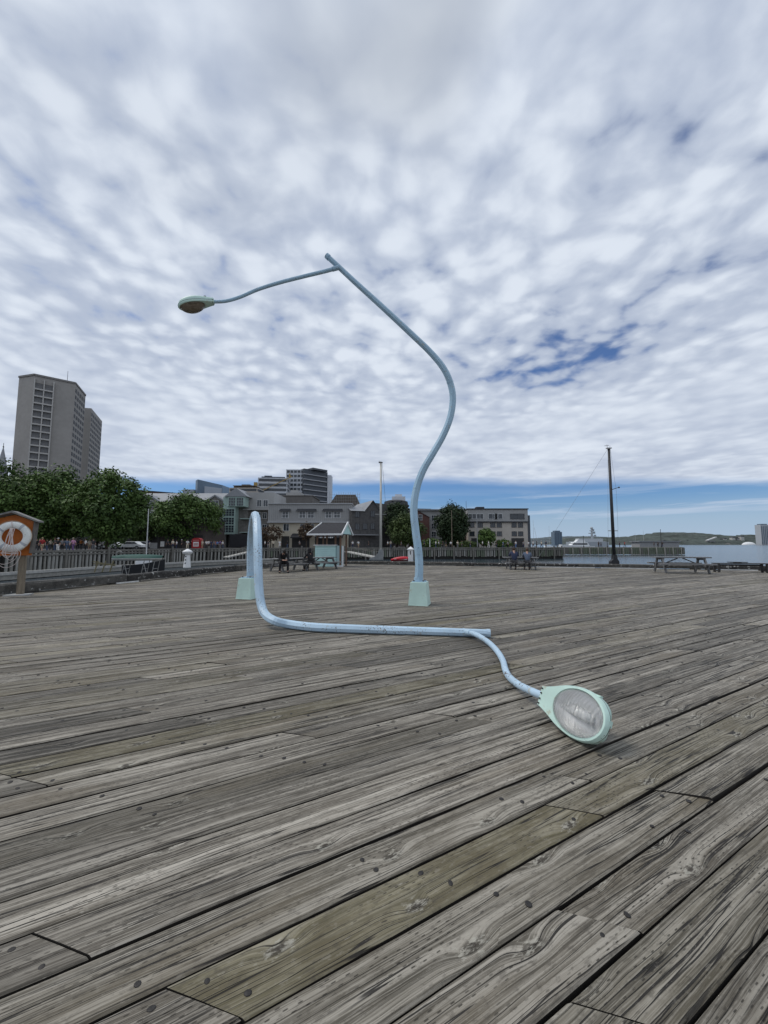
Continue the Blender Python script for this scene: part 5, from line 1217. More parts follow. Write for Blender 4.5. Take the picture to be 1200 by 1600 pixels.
for i in range(6):
    x0 = rr_.uniform(-.06, .06); w = rr_.uniform(.10, .26); b = rr_.uniform(-.75, -.42); cx = rr_.uniform(-.05, .05) - .02
    mb.tube(spline([(x0, -.02, .26), (cx - .04, -.06, -.02), (cx - .07, -.08, -.30), (cx - w, -.07, -.50), (cx - w * .4, -.07, b), (cx + w * .4, -.07, b - .02), (cx + w, -.07, -.50), (cx + .07, -.08, -.30), (x0 + .03, -.03, .26)], 6), .0075, 5)
for i in range(2):
    w = rr_.uniform(.22, .33); b = rr_.uniform(-.95, -.72); cx = rr_.uniform(-.08, .02)
    mb.tube(spline([(cx - w * .7, -.12, -.35), (cx - w, -.13, -.62), (cx - w * .3, -.08, b), (cx + w * .6, -.08, b + .1), (cx + w, -.12, -.5), (cx + w * .5, -.06, -.36)], 6), .0075, 5)
mb.build('coils', ROPE, rp, smooth=True)

# lighthouse shaped lamp bollard, white square post
lh = thing('lighthouse_lamp', 'small white lighthouse shaped lamp standing on the left curb', 'bollard lamp', (xat(294.5, 22.2), 22.2, .25))
hh = zat(857.5, 22.2) - .25
mb = MB(); mb.lathe([(.195, 0), (.20, .04), (.125, hh - .36), (.13, hh - .34)], n=12); mb.build('tower', WHITE, lh)
mb = MB(); mb.lathe([(.14, hh - .34), (.26, hh - .25), (.27, hh - .21), (.2, hh - .19)], n=12); mb.lathe([(.27, hh - .17), (.24, hh - .13), (.03, hh)], n=12); mb.build('lantern', WHITE, lh)
mb = MB(); mb.lathe([(.20, hh - .195), (.20, hh - .165)], n=12); mb.build('lantern_glass', DARK, lh)
for x, z in ((-.02, .26), (-.02, .45), (-.02, .64)): MB().box((x, -.185 + z * .078, z), (.06, .03, .075)).build('window', DARK, lh)
wp = thing('white_post', 'white square post with pointed cap and black slot beside the red kayak', 'post', (xat(641.5, 30.4), 30.4, 0.01), R(-16))
hp = zat(855, 30.4)
mb = MB(); mb.box((0, 0, hp * .42), (.34, .34, hp * .84)); mb.build('shaft', WHITE, wp)
mb = MB(); mb.box((0, 0, hp * .84 + .035), (.50, .50, .07)); mb.add([(-.22, -.22, hp * .84 + .07), (.22, -.22, hp * .84 + .07), (.22, .22, hp * .84 + .07), (-.22, .22, hp * .84 + .07), (0, 0, hp + .05)], [(0, 1, 4), (1, 2, 4), (2, 3, 4), (3, 0, 4), (3, 2, 1, 0)]); mb.build('cap', WHITE, wp)
MB().box((0.02, -.175, hp * .67), (.06, .02, .26)).build('slot', DARK, wp)

# masts at the curb
def mast(label, px, py0, py1, Y, mat, w0, w1, extra):
    zb = zat(py0, Y); zt = zat(py1, Y); x = xat(px, Y, py0)
    t = thing('mast', label, 'mast', (x, Y, zb)); h = zt - zb
    mb = MB(); mb.tube([(0, 0, 0), (0, 0, h)], [w0, w1], 10); mb.build('spar', mat, t, smooth=True)
    extra(t, h); return t
GM = M('grey_foot_paint', (0.27, 0.28, 0.28), .6); WM = M('cream_mast_paint', (0.52, 0.51, 0.47), .5, var=.1); KM = M('dark_mast_varnish', (0.030, 0.031, 0.034), .5, var=.2)
def ex_left(t, h):
    mb = MB(); mb.extrude_xz([(-1.0, -.2), (.22, -.2), (.22, .5), (.12, .75), (-.12, .7), (-.3, .3), (-.6, .05), (-1.0, -.08)], -.16, .16); mb.build('foot', GM, t)
    mb = MB(); mb.box((-.02, 0, h + .02), (.36, .2, .06)); mb.cyl((0, 0, h), (0, 0, h + .14), .03, .02, 6); mb.cyl((-.15, 0, h + .05), (-.15, 0, h + .16), .025, .025, 6); mb.build('masthead', IRON, t)
    mb = MB(); mb.cyl((-.5, 0, h * .45), (.5, 0, h * .45), .03, .025, 6); mb.build('spreader', GM, t)
    mb = MB()
    for s, e_ in ((.5, 1.1), (-.02, 1.4)): mb.tube([(s, 0.05, h * .45), (e_, .3, 0)], .012, 4)
    mb.tube([(.12, 0, h), (.5, 0, h * .45)], .010, 4); mb.build('stays', IRON, t)
mast('tall cream mast with grey foot at the far edge left of the standing lamp', 595, 871, 723, 34.0, WM, .115, .085, ex_left)
def ex_right(t, h):
    mb = MB(); mb.extrude_xz([(-.30, -.15), (.26, -.15), (.26, .03), (.14, .22), (.1, .5), (-.1, .5), (-.12, .22), (-.30, .04)], -.15, .15); mb.build('foot', KM, t)
    mb = MB(); mb.box((0, 0, h + .03), (.34, .2, .07)); mb.cyl((-.1, 0, h), (-.12, 0, h + .3), .02, .015, 6); mb.cyl((.06, 0, h), (.1, 0, h + .22), .018, .015, 6); mb.bar((-.3, 0, h + .2), (.02, 0, h + .24), .05, .03); mb.build('wind_vane', M('pale_vane', (.55, .55, .55), .5), t)
    mb = MB(); mb.cyl((0, 0, h * .63), (.5, -.1, h * .65), .028, .022, 6); mb.sphere((.52, -.1, h * .65), .06, 6); mb.build('lamp_bracket', KM, t)
    mb = MB(); mb.cyl((-.32, 0, h * .27), (.32, 0, h * .27), .028, .028, 6); mb.build('spreader', GM, t)
    mb = MB(); mb.tube([(-.06, 0, h), (-5.0, 3, -1.2)], .007, 4); mb.tube([(.1, 0, h), (.5, .2, h * .62), (.55, .3, h * .3), (.4, .3, 0)], .007, 4); mb.tube([(-.1, 0, h * .9), (-.34, 0, h * .27), (-.2, 0, 0)], .007, 4); mb.build('stays', M('steel_wire', (.22, .23, .25), .5), t)
mast('tall dark mast with a flared foot and a thin stay at the right edge', 960, 878, 701, 26.8, KM, .115, .08, ex_right)

# dinghy with green cover on a stand, on a narrow ledge outside the left curb
ledge = MB(); ledge.prism([UV(-17.6, 13)[:2], UV(-15.1, 13)[:2], UV(-15.1, 24)[:2], UV(-17.6, 24)[:2]], -.5, -.12); tag(ledge.build('wharf_ledge', M('ledge_wood', (.10, .095, .085), .9), None), kind='structure')
dg_p = P(216, 872, 20.0)
dg = thing('covered_dinghy', 'small dinghy under a dark green cover held on a pale metal stand', 'dinghy', (dg_p.x, 20.0, dg_p.z), R(8))
mb = MB(); st_ = [(-1.25, .03, .02), (-1.1, .22, .06), (-.7, .38, .10), (0, .48, .12), (.7, .42, .10), (1.05, .30, .07), (1.2, .12, .04)]
for x, w, d in st_:
    mb.v += [(x, -w, 0), (x, -w * .8, .05 + d * .6), (x, 0, .08 + d), (x, w * .8, .05 + d * .6), (x, w, 0)]
for i in range(len(st_) - 1):
    for j in range(4): mb.f.append((i * 5 + j, (i + 1) * 5 + j, (i + 1) * 5 + j + 1, i * 5 + j + 1)); mb.mi.append(0)
mb.build('cover', M('green_canvas', (0.014, 0.068, 0.055), .7, var=.2, scale=5), dg, smooth=True)
mb = MB()
for x, w, d in st_: mb.v += [(x, -w - .01, .0), (x, -w - .01, -.035), (x * .97, -w * .5, -.09 - d * .3), (x * .97, w * .5, -.09 - d * .3), (x, w + .01, -.035), (x, w + .01, 0)]
for i in range(len(st_) - 1):
    for j in range(5): mb.f.append((i * 6 + j, i * 6 + j + 1, (i + 1) * 6 + j + 1, (i + 1) * 6 + j)); mb.mi.append(0)
mb.build('hull', M('cream_gelcoat', (.55, .55, .52), .4), dg, smooth=True)
mb = MB(); gz = -dg_p.z - .12
for x in (-.55, .35, .85):
    for s in (-.3, .3): mb.cyl((x + .08, s, -.12), (x - .06, s * 1.1, gz), .017, .017, 6)
    mb.cyl((x, -.3, gz * .55), (x, .3, gz * .55), .014, .014, 6)
mb.bar((-.5, -.3, -.3), (-.3, -.3, gz), .03); mb.bar((.4, -.3, -.2), (.62, -.3, gz), .03); mb.build('stand', M('pale_metal_tube', (.26, .26, .25), .5, .3), dg)
mb = MB(); mb.tube(spline([(-.95, -.3, .1), (-.85, -.3, .32), (-.7, -.3, .36), (-.62, -.3, .28)], 4), .02, 6); mb.build('handle', MATS['pale_metal_tube'], dg)
sw = thing('sawhorse', 'small yellowish sawhorse frame left of the green covered dinghy', 'sawhorse', (xat(166, 20.5), 20.5, .12), R(20)); sw.scale = (.62, .62, .62)
YW = M('yellow_timber', (.20, .175, .10), .8)
for x in (-.55, 0.0, .55): MB().bar((x - .12, 0, 0), (x + .1, 0, .95), .09).build('leg', YW, sw); 
MB().bar((-.8, .05, .72), (.8, .05, .62), .09).build('rail', YW, sw); MB().bar((-.8, -.07, .92), (.8, .07, .5), .07).build('brace', YW, sw)
# moored boats
def hull(L, w, d, k=9):
    mb = MB(); 
    for i in range(k):
        t = i / (k - 1); x = -L / 2 + L * t; ww = w / 2 * max(.03, math.sin(math.pi * min(1, .22 + .78 * (1 - t)) ** 1.0) ** .55 if t > .35 else .82 + .5 * t); ww = min(ww, w / 2); sh = d * (1 + .35 * t * t)
        mb.v += [(x, -ww, sh), (x, -ww * .85, sh * .35), (x, -ww * .25, 0), (x, ww * .25, 0), (x, ww * .85, sh * .35), (x, ww, sh)]
    for i in range(k - 1):
        for j in range(5): mb.f.append((i * 6 + j, i * 6 + j + 1, (i + 1) * 6 + j + 1, (i + 1) * 6 + j)); mb.mi.append(0)
        mb.f.append((i * 6 + 5, i * 6, (i + 1) * 6, (i + 1) * 6 + 5)); mb.mi.append(0)
    mb.f += [tuple(range(6)), tuple(reversed(range((k - 1) * 6, k * 6)))]; mb.mi += [0, 0]
    return mb
def sailboat(label, x, y, L, mh, rz, hullm, boomcover=None, cat='sailboat', z=-1.95, mastpos=.05, lean=0, cab=None, hd=None):
    t = thing('sailboat', label, cat, (x, y, z), rz)
    d = hd or L * .16; hull(L, L * .3, d).build('hull', hullm, t)
    mb = MB(); ch_ = cab if cab else L * .1
    mb.extrude_xz([(-L * .2, d), (L * .2, d), (L * .15, d + ch_ * .92), (-L * .18, d + ch_)], -L * .1, L * .1); mb.build('cabin', WHITE, t)
    mb = MB(); mb.tube([(L * mastpos, 0, d), (L * mastpos + lean, 0, mh - z)], [.06, .04], 7); mb.build('mast', M('aluminium_spar', (.50, .50, .49), .4, .4), t)
    mb = MB(); mb.tube([(L * mastpos, 0, d + L * .14), (-L * .36, 0, d + L * .15)], [.05, .05], 6); mb.build('boom', boomcover or MATS['aluminium_spar'], t)
    return t
cz = P(228, 866, 38.0)
sailboat('small white cabined sailboat with a bare mast moored behind the green dinghy', -23.9, 38.5, 3.6, zat(795, 38.5), R(35), M('black_hull', (.014, .015, .017), .5), MATS['black_canvas'], z=-1.95, cab=.95, hd=1.5)
kb = thing('red_kayak', 'bright red kayak hull lying behind the curb beside the white post', 'kayak', (xat(626, 31.4), 31.4, .28), R(-14))
mb = MB(); k = 9
for i in range(k):
    t_ = i / (k - 1); x = -.95 + 1.9 * t_; w = .30 * math.sin(math.pi * (.06 + .88 * t_)) ** .6; hgt = .22 * math.sin(math.pi * (.1 + .8 * t_)) + .18 * t_
    mb.v += [(x, -w, .05 + .1 * t_), (x, -w * .6, .05 + hgt * .85), (x, 0, .05 + hgt), (x, w * .6, .05 + hgt * .85), (x, w, .05 + .1 * t_), (x, 0, -.12 + .1 * t_)]
for i in range(k - 1):
    for j in range(6): mb.f.append((i * 6 + j, (i + 1) * 6 + j, (i + 1) * 6 + (j + 1) % 6, i * 6 + (j + 1) % 6)); mb.mi.append(0)
mb.f += [tuple(range(6)), tuple(reversed(range((k - 1) * 6, k * 6)))]; mb.mi += [0, 0]
kb.scale = (.85, .85, .85)
mb.build('hull', M('red_plastic', (.50, .015, .03), .4, var=.1), kb, smooth=True)
MB().box((.05, 0, .1), (1.2, .5, .08)).build('keel_pad', M('pale_pad', (.5, .48, .46), .8), kb)

# gangways
def gangway(label, a, b, w):
    t = thing('gangway', label, 'gangway', a); v = Vector(b) - Vector(a)
    MB().bar((0, 0, 0), v, w, .18).build('ramp', MATS['bleached_beam'], t)
    d = v.normalized(); nn = Vector((-d.y, d.x, 0)).normalized()
    for s in (-1, 1):
        mb = MB(); o = nn * (w / 2 * s)
        mb.bar(o + Vector((0, 0, 1.0)), v + o + Vector((0, 0, 1.0)), .06)
        for i in range(9): mb.bar(v * (i / 8) + o, v * (i / 8) + o + Vector((0, 0, 1.0)), .06)
        mb.build('railing', TIMB[1], t)
gangway('sloping pale gangway with railings down to the dock left of the arched lamp pole', P(352, 871, 70), P(390, 862, 74), 1.5)
gangway('sloping pale gangway with railings right of the mint kiosk', P(588, 871, 70), P(543, 862, 78), 1.5)

# flagpoles, signs and booth on the boardwalk
def flagpole(label, px, py1, Y, mat, ball=True):
    h = zat(py1, Y) - BW; t = thing('pole', label, 'pole', (xat(px, Y), Y, BW))
    mb = MB(); mb.tube([(0, 0, 0), (0, 0, h)], [.09, .06], 8); mb.build('shaft', mat, t)
    mb = MB(); mb.cyl((0, 0, 0), (0, 0, .35), .18, .14, 8); mb.build('base', IRON, t)
    if ball: MB().sphere((0, 0, h + .05), .13, 8).build('finial', mat, t)
    return t
flagpole('slender grey pole on the boardwalk in front of the dark conical tree', 706, 799, 89.5, MATS['post_wood'])
flagpole('pale grey pole on the boardwalk in front of the concrete block', 745.5, 800, 90.5, GREYS['grey_metal_roof'])
flagpole('short white post on the boardwalk right of the standing lamp', 671.5, 842, 87, WHITE, False)
def sign(label, px, py0, py1, w, Y, mat):
    t = thing('sign_board', label, 'sign', (xat(px, Y), Y, BW)); h = zat(py0, Y) - BW; hs = (py1 - py0) * Y / 600
    MB().box((0, 0, h - hs / 2), (w, .06, hs)).build('panel', mat, t)
    for s in (-1, 1): MB().box((s * w * .38, .06, h / 2 - .05), (.07, .05, h - .1)).build('leg', IRON, t)
sign('plain grey notice board beside the pale sign near the parked cars', 241, 848, 857, 1.2, 66, M('grey_sign_face', (.30, .31, .32), .6))
sign('small pale notice board at the corner of the bulkhead wall', 254.5, 846, 854, .65, 67, M('pale_sign_face', (.55, .56, .55), .6))
boo = thing('red_booth', 'red rounded booth with a white panel among people on the boardwalk', 'booth', (xat(307, 73), 73.6, BW), 0)
RED = M('red_booth_paint', (.33, .02, .025), .5, var=.1)
bw_ = 13.5 * 73 / 600; bh_ = zat(840.5, 73) - BW
mb = MB(); mb.extrude_xz([(-bw_ / 2, 0), (bw_ / 2, 0), (bw_ / 2, bh_ * .82)] + [(bw_ / 2 * math.cos(a * math.pi / 8), bh_ * .82 + bh_ * .18 * math.sin(a * math.pi / 8)) for a in range(1, 8)] + [(-bw_ / 2, bh_ * .82)], -.6, .6); mb.build('body', RED, boo)
MB().box((0, -.62, bh_ * .45), (bw_ * .62, .05, bh_ * .40)).build('white_panel', WHITE, boo)
MB().box((0, -.62, bh_ * .78), (bw_ * .7, .05, bh_ * .12)).build('header_panel', M('pale_red_panel', (.42, .12, .12), .5), boo)
mb = MB()
for z in (.52, .44, .36): mb.box((0, -.65, bh_ * z), (bw_ * .5, .02, bh_ * .04))
mb.build('panel_lines', RED, boo)

# parked cars at left
def car(label, px, Y, mat, rz, L=4.3):
    t = thing('parked_car', label, 'car', (xat(px, Y), Y, .62), rz, 'cars parked under the trees')
    pr = [(-L / 2, .35), (-L / 2 + .05, .8), (-L / 2 + .5, .92), (-L * .26, .95), (-L * .13, 1.42), (L * .22, 1.45), (L * .36, .98), (L / 2 - .08, .88), (L / 2, .4)]
    mb = MB(); mb.extrude_xz(pr, -.84, .84); mb.build('body', mat, t, bevel=.06)
    g = MB(); g.extrude_xz([(-L * .225, .98), (L * .32, 1.0), (L * .21, 1.38), (-L * .125, 1.36)], -.855, .855); g.build('side_window', GLASS, t)
    g = MB(); g.add([(L * .352, -.7, 1.0), (L * .352, .7, 1.0), (L * .232, .66, 1.40), (L * .232, -.66, 1.40)], [(0, 1, 2, 3)]); g.add([(-L * .262, -.7, .99), (-L * .262, .7, .99), (-L * .142, .66, 1.38), (-L * .142, -.66, 1.38)], [(3, 2, 1, 0)]); g.build('windscreen', GLASS, t)
    for x in (-L * .31, L * .31):
        for y in (-.76, .76):
            w = MB(); w.cyl((x, y - .11, .33), (x, y + .11, .33), .33, .33, 14); wo_ = w.build('wheel', DARK, t)
            MB().cyl((x, y - .115 if y < 0 else y + .115, .33), (x, y - .125 if y < 0 else y + .125, .33), .2, .2, 10).build('rim', GREYS['grey_metal_roof'], wo_)
    for y in (-.6, .6): MB().box((L / 2 - .03, y, .68), (.08, .3, .12)).build('headlight', M('headlight_glass', (.6, .6, .58), .2), t); MB().box((-L / 2 + .02, y, .74), (.08, .28, .12)).build('tail_light', M('tail_light_red', (.3, .02, .02), .3), t)
car('white parked car at the left end of the row beyond the bulkhead', 173, 69, WHITE, R(10))
car('black parked car between the two white cars', 190, 72, M('black_car_paint', (.012, .012, .015), .25), R(12))
car('white parked car right of the black car beside the round tree', 207, 70, WHITE, R(4))
car('silver parked car nearest to the grey notice board', 223, 75, M('silver_car_paint', (.38, .39, .40), .3, .3), R(2))

# ================================================================ FAR SHORE
def ridge(name, pts, Y, d, mat, seed, amp=1.0):
    """pts: (photo px, photo py) crest line at distance Y, with slopes to the shore"""
    r = random.Random(seed); mb = MB(); nx, ny = 150, 8
    x0, x1 = xat(pts[0][0], Y), xat(pts[-1][0], Y)
    crest = [(xat(a, Y), zat(b, Y)) for a, b in pts]
    def cz(x):
        for (a, b), (c, e) in zip(crest[:-1], crest[1:]):
            if a <= x <= c: t = (x - a) / (c - a); t = t * t * (3 - 2 * t); return b + (e - b) * t
        return crest[-1][1]
    for j in range(ny + 1):
        t = j / ny
        for i in range(nx + 1):
            x = x0 + (x1 - x0) * i / nx; h = cz(x)
            z = -2 + (h + 2) * math.sin(t * math.pi / 2) ** .8 + (r.uniform(-1, 1) * amp * h * .07 if 0 < j else 0)
            mb.v.append((x + r.uniform(-1, 1) * 3, Y - d + d * t, z))
    for j in range(ny):
        for i in range(nx): a = j * (nx + 1) + i; mb.f.append((a, a + 1, a + nx + 2, a + nx + 1)); mb.mi.append(0)
    o = mb.build(name, mat); tag(o, kind='structure'); return o
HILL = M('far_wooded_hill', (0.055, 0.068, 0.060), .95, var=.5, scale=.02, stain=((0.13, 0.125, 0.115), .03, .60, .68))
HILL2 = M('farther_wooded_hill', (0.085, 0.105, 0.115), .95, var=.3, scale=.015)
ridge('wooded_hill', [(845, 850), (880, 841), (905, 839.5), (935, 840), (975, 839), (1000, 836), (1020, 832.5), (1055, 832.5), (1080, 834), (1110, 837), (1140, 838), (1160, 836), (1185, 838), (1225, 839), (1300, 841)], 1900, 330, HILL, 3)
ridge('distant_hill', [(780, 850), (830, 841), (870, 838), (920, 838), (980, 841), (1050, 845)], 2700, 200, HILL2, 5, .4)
HM = [M('pale_house_wall', (.50, .49, .46), .8), M('grey_house_wall', (.30, .30, .30), .8), M('red_house_wall', (.25, .14, .11), .8)]
rs = random.Random(9)
for px_, py_, m_ in ((1072, 845, 0), (1079, 846, 1), (1066, 847, 0), (1088, 847, 2), (1124, 843, 0), (1131, 842, 0), (1145, 840, 0), (1150, 841, 1), (1158, 838.5, 0), (1036, 845.5, 1), (1044, 847, 0), (1172, 846, 1)):
    Yh_ = 1640; p = P(px_, py_, Yh_); w = rs.uniform(12, 20); hgt = rs.uniform(8, 13)
    t = thing('house', ('pale house among the trees on the far shore', 'grey house among the trees on the far shore', 'reddish walled house at the water on the far shore')[m_], 'house', (p.x, Yh_, -2), 0, 'houses on the far shore'); h = p.z + 2
    MB().box((0, 0, h / 2), (w, 14, h)).build('wall', HM[m_], t); mb = MB(); mb.extrude_xz([(-w / 2 - 1, h), (w / 2 + 1, h), (0, h + 4)], -8, 8); mb.build('roof', GREYS['slate_dark'], t)
t = thing('long_shed', 'long pale sloping shed roof on the far shore hillside', 'shed', P(1112, 842, 1600)); mb = MB(); mb.bar((-22, 0, -7), (18, 0, 7), 10, 3.5); mb.build('roof', M('bright_roof', (.55, .55, .54), .6), t); mb = MB(); mb.prism([(-20, 2), (18, 2), (18, 14), (-20, 14)], -60, -8); mb.build('wall', HM[1], t)
def far_tower(label, px0, px1, py, Y, mat, mat2, stripes):
    x0, x1 = xat(px0, Y), xat(px1, Y); h = zat(py, Y) + 2; w = x1 - x0
    t = thing('far_tower', label, 'tower', (x0, Y, -2)); mb = MB(); mb.box((w / 2, 12, h / 2), (w, 24, h)); mb.build('wall', mat, t)
    mb = MB()
    for i in range(stripes): mb.box((w * (i + .5) / stripes, -.2, h * .48), (w / stripes * .45, .5, h * .9))
    tag(mb.build('window_strips', mat2, t), kind='stuff'); mb = MB(); mb.box((w / 2, 12, h + 2), (w * .7, 16, 4)); mb.build('roof_box', mat2, t)
far_tower('pale far tower with vertical window strips at the right edge of the view', 1189, 1203, 820, 1500, M('far_pale_tower', (.42, .44, .46), .7), M('far_window', (.13, .17, .21), .5), 5)
far_tower('grey blue square tower across the harbour right of the concrete block', 866, 878, 831, 1200, M('far_blue_block', (.13, .18, .23), .7), M('far_blue_window', (.10, .14, .19), .5), 3)
t = thing('white_dome_hall', 'low white domed hall at the water on the far shore', 'hall', P(1170, 852, 1500)); mb = MB(); mb.sphere((0, 0, 0), (26, 14, 13), 16); mb.build('dome', M('bright_white_membrane', (.75, .76, .76), .6), t)
# vessels behind the far pier
ms = thing('naval_ship', 'grey ship superstructure with a tall radar mast beyond the far pier', 'ship', (xat(921, 240), 240, -2))
SG = M('ship_grey', (.36, .39, .42), .6, var=.08, scale=.2)
def sx(px): return (px - 921) * 240 / 600
mb = MB(); mb.prism([(sx(893), 0), (sx(950), 0), (sx(956), 4), (sx(950), 8), (sx(893), 8)], 0, 5); mb.build('hull', SG, ms)
mb = MB(); mb.box((sx(922), 4, zat(846, 240) + 2 - 1.5), (sx(948) - sx(898), 6, 3)); mb.box((sx(925), 4, zat(842, 240) + 2 - 1), (sx(943) - sx(906), 5, 2.6)); mb.build('superstructure', M('ship_white', (.46, .48, .50), .5), ms)
mb = MB(); xm = sx(930); z0 = zat(842, 240) + 2
mb.tube([(xm, 4, z0), (xm, 4, zat(824, 240) + 2)], [.9, .4], 8)
for py_, w in ((838, 5.5), (833, 4.2), (829, 2.6)): mb.box((xm, 4, zat(py_, 240) + 2), (w, .6, .5)); mb.box((xm + w * .35, 4, zat(py_, 240) + 2.6), (1.0, .8, 1.0))
mb.sphere((xm, 4, zat(825, 240) + 2), .9, 8); mb.build('radar_mast', SG, ms)
yt = thing('motor_yacht', 'white motor yacht with raked cabin beside the grey ship', 'yacht', (xat(900, 200), 200, -1.9), R(180))
hull(17, 4.5, 2.4).build('hull', WHITE, yt)
mb = MB(); mb.extrude_xz([(-6, 2.4), (4, 2.4), (2, 4.4), (-5, 4.4)], -1.7, 1.7); mb.extrude_xz([(-4, 4.4), (1, 4.4), (-.3, 5.8), (-3.6, 5.8)], -1.4, 1.4); mb.build('cabin', WHITE, yt)
mb = MB(); mb.box((-1, 0, 3.5), (7.5, 3.46, .8)); mb.build('cabin_windows', GLASS, yt)
for i, (px_, top, Y, L, lab) in enumerate(((833.5, 812, 170, 9, 'white sailboat with a tall mast just right of the concrete block'), (841, 824, 150, 8, 'small white sailboat with a leaning mast and furled sail'), (858, 822, 190, 10, 'sailboat with a slim mast left of the grey blue tower'), (992, 833, 230, 9, 'sailboat hull with a short mast behind the far pier'), (1005, 829, 170, 9, 'dark masted sailboat behind the right part of the far pier'))):
    sailboat(lab, xat(px_, Y) - L * .05, Y, L, zat(top, Y), 0, [WHITE, WHITE, SG, WHITE, MATS['dark_cladding']][i], z=-1.9, lean=-1.5 if i == 1 else 0)
# masts / lamp standards on the far pier
for px_, top, lab in ((911, 838, 'thin dark lamp standard left of the ship on the far pier'), (1032, 828, 'tall thin lamp standard at the right end of the far pier'), (948, 841, 'thin lamp standard right of the ship on the far pier')):
    flagpole(lab, px_, top, 121, IRON, True)
sh = thing('pier_shed', 'low grey shed with a flat roof on the right part of the far pier', 'shed', (xat(1022, 150), 150, -2)); mb = MB(); mb.box((0, 0, 2.2), (15, 5, 4.4)); mb.build('wall', HM[1], sh); mb = MB(); mb.box((0, 0, 4.55), (16, 6, .3)); mb.build('roof', GREYS['grey_metal_roof'], sh)

# ================================================================ PEOPLE
def skin_mesh(name, verts, edges, sub=1):
    me = bpy.data.meshes.new(name); me.from_pydata([v[0] for v in verts], edges, [])
    o = bpy.data.objects.new(name, me); COL.objects.link(o)
    md = o.modifiers.new('skin', 'SKIN'); md.use_smooth_shade = True
    for i, v in enumerate(verts):
        s = me.skin_vertices[0].data[i]; r = v[1]; s.radius = r if hasattr(r, '__len__') else (r, r); s.use_root = (i == 0)
    sd = o.modifiers.new('sub', 'SUBSURF'); sd.levels = sub; sd.render_levels = sub
    dg_ = bpy.context.evaluated_depsgraph_get(); out = bpy.data.meshes.new_from_object(o.evaluated_get(dg_)); out.name = name
    bpy.data.objects.remove(o); bpy.data.meshes.remove(me); out.materials.clear(); return out
def pose(kind, r):
    """joint positions; figure faces +y, feet at z = 0"""
    J = {}
    if kind in ('stand', 'walk', 'talk'):
        st = .22 if kind == 'walk' else .03
        J.update(pel=(0, 0, .94), wai=(0, .01, 1.10), che=(0, 0, 1.28), nec=(0, .01, 1.48), hea=(0, .035, 1.62), cro=(0, .02, 1.70))
        for s, n in ((-1, 'L'), (1, 'R')):
            f = st * s if kind == 'walk' else st * s * .5
            J['hip' + n] = (.09 * s, 0, .88); J['kne' + n] = (.10 * s, .03 + f * .7, .49); J['ank' + n] = (.10 * s, -.02 + f, .08); J['toe' + n] = (.11 * s, .13 + f, .035)
            J['sho' + n] = (.175 * s, 0, 1.41)
            if kind == 'talk' and s == 1: J['elb' + n] = (.24, .06, 1.14); J['wri' + n] = (.15, .27, 1.22); J['han' + n] = (.12, .33, 1.27)
            else: J['elb' + n] = (.235 * s, -.03 - f * .5, 1.13); J['wri' + n] = (.245 * s, .03 - f * .8, .89); J['han' + n] = (.24 * s, .05 - f * .8, .80)
    elif kind == 'sit':
        J.update(pel=(0, 0, .56), wai=(0, .02, .70), che=(0, .05, .91), nec=(0, .09, 1.11), hea=(0, .13, 1.215), cro=(0, .125, 1.295))
        for s, n in ((-1, 'L'), (1, 'R')):
            J['hip' + n] = (.10 * s, .04, .53); J['kne' + n] = (.14 * s, .44, .52); J['ank' + n] = (.14 * s, .40, .09); J['toe' + n] = (.15 * s, .55, .035)
            J['sho' + n] = (.185 * s, .07, 1.03); J['elb' + n] = (.25 * s, .22, .82); J['wri' + n] = (.14 * s, .42, .81); J['han' + n] = (.09 * s, .49, .81)
    else:  # hunched over, forearms on the knees
        J.update(pel=(0, -.05, .56), wai=(0, .02, .70), che=(0, .17, .87), nec=(0, .33, 1.01), hea=(0, .44, 1.05), cro=(0, .50, 1.10))
        for s, n in ((-1, 'L'), (1, 'R')):
            J['hip' + n] = (.11 * s, .0, .53); J['kne' + n] = (.19 * s, .42, .52); J['ank' + n] = (.20 * s, .38, .09); J['toe' + n] = (.23 * s, .53, .035)
            J['sho' + n] = (.19 * s, .26, .97); J['elb' + n] = (.22 * s, .38, .68); J['wri' + n] = (.10 * s, .58, .66); J['han' + n] = (.05 * s, .65, .66)
    return J
CH = [('pel', 'wai'), ('wai', 'che'), ('che', 'nec'), ('nec', 'hea'), ('hea', 'cro')]
for n in 'LR': CH += [('pel', 'hip' + n), ('hip' + n, 'kne' + n), ('kne' + n, 'ank' + n), ('ank' + n, 'toe' + n), ('che', 'sho' + n), ('sho' + n, 'elb' + n), ('elb' + n, 'wri' + n), ('wri' + n, 'han' + n)]
RB = dict(pel=(.14, .10), wai=(.125, .095), che=(.145, .10), nec=.055, hea=.092, cro=.070, hip=.08, kne=.055, ank=.04, toe=.035, sho=.06, elb=.042, wri=.03, han=.036)
def rad(k): return RB[k[:3]]
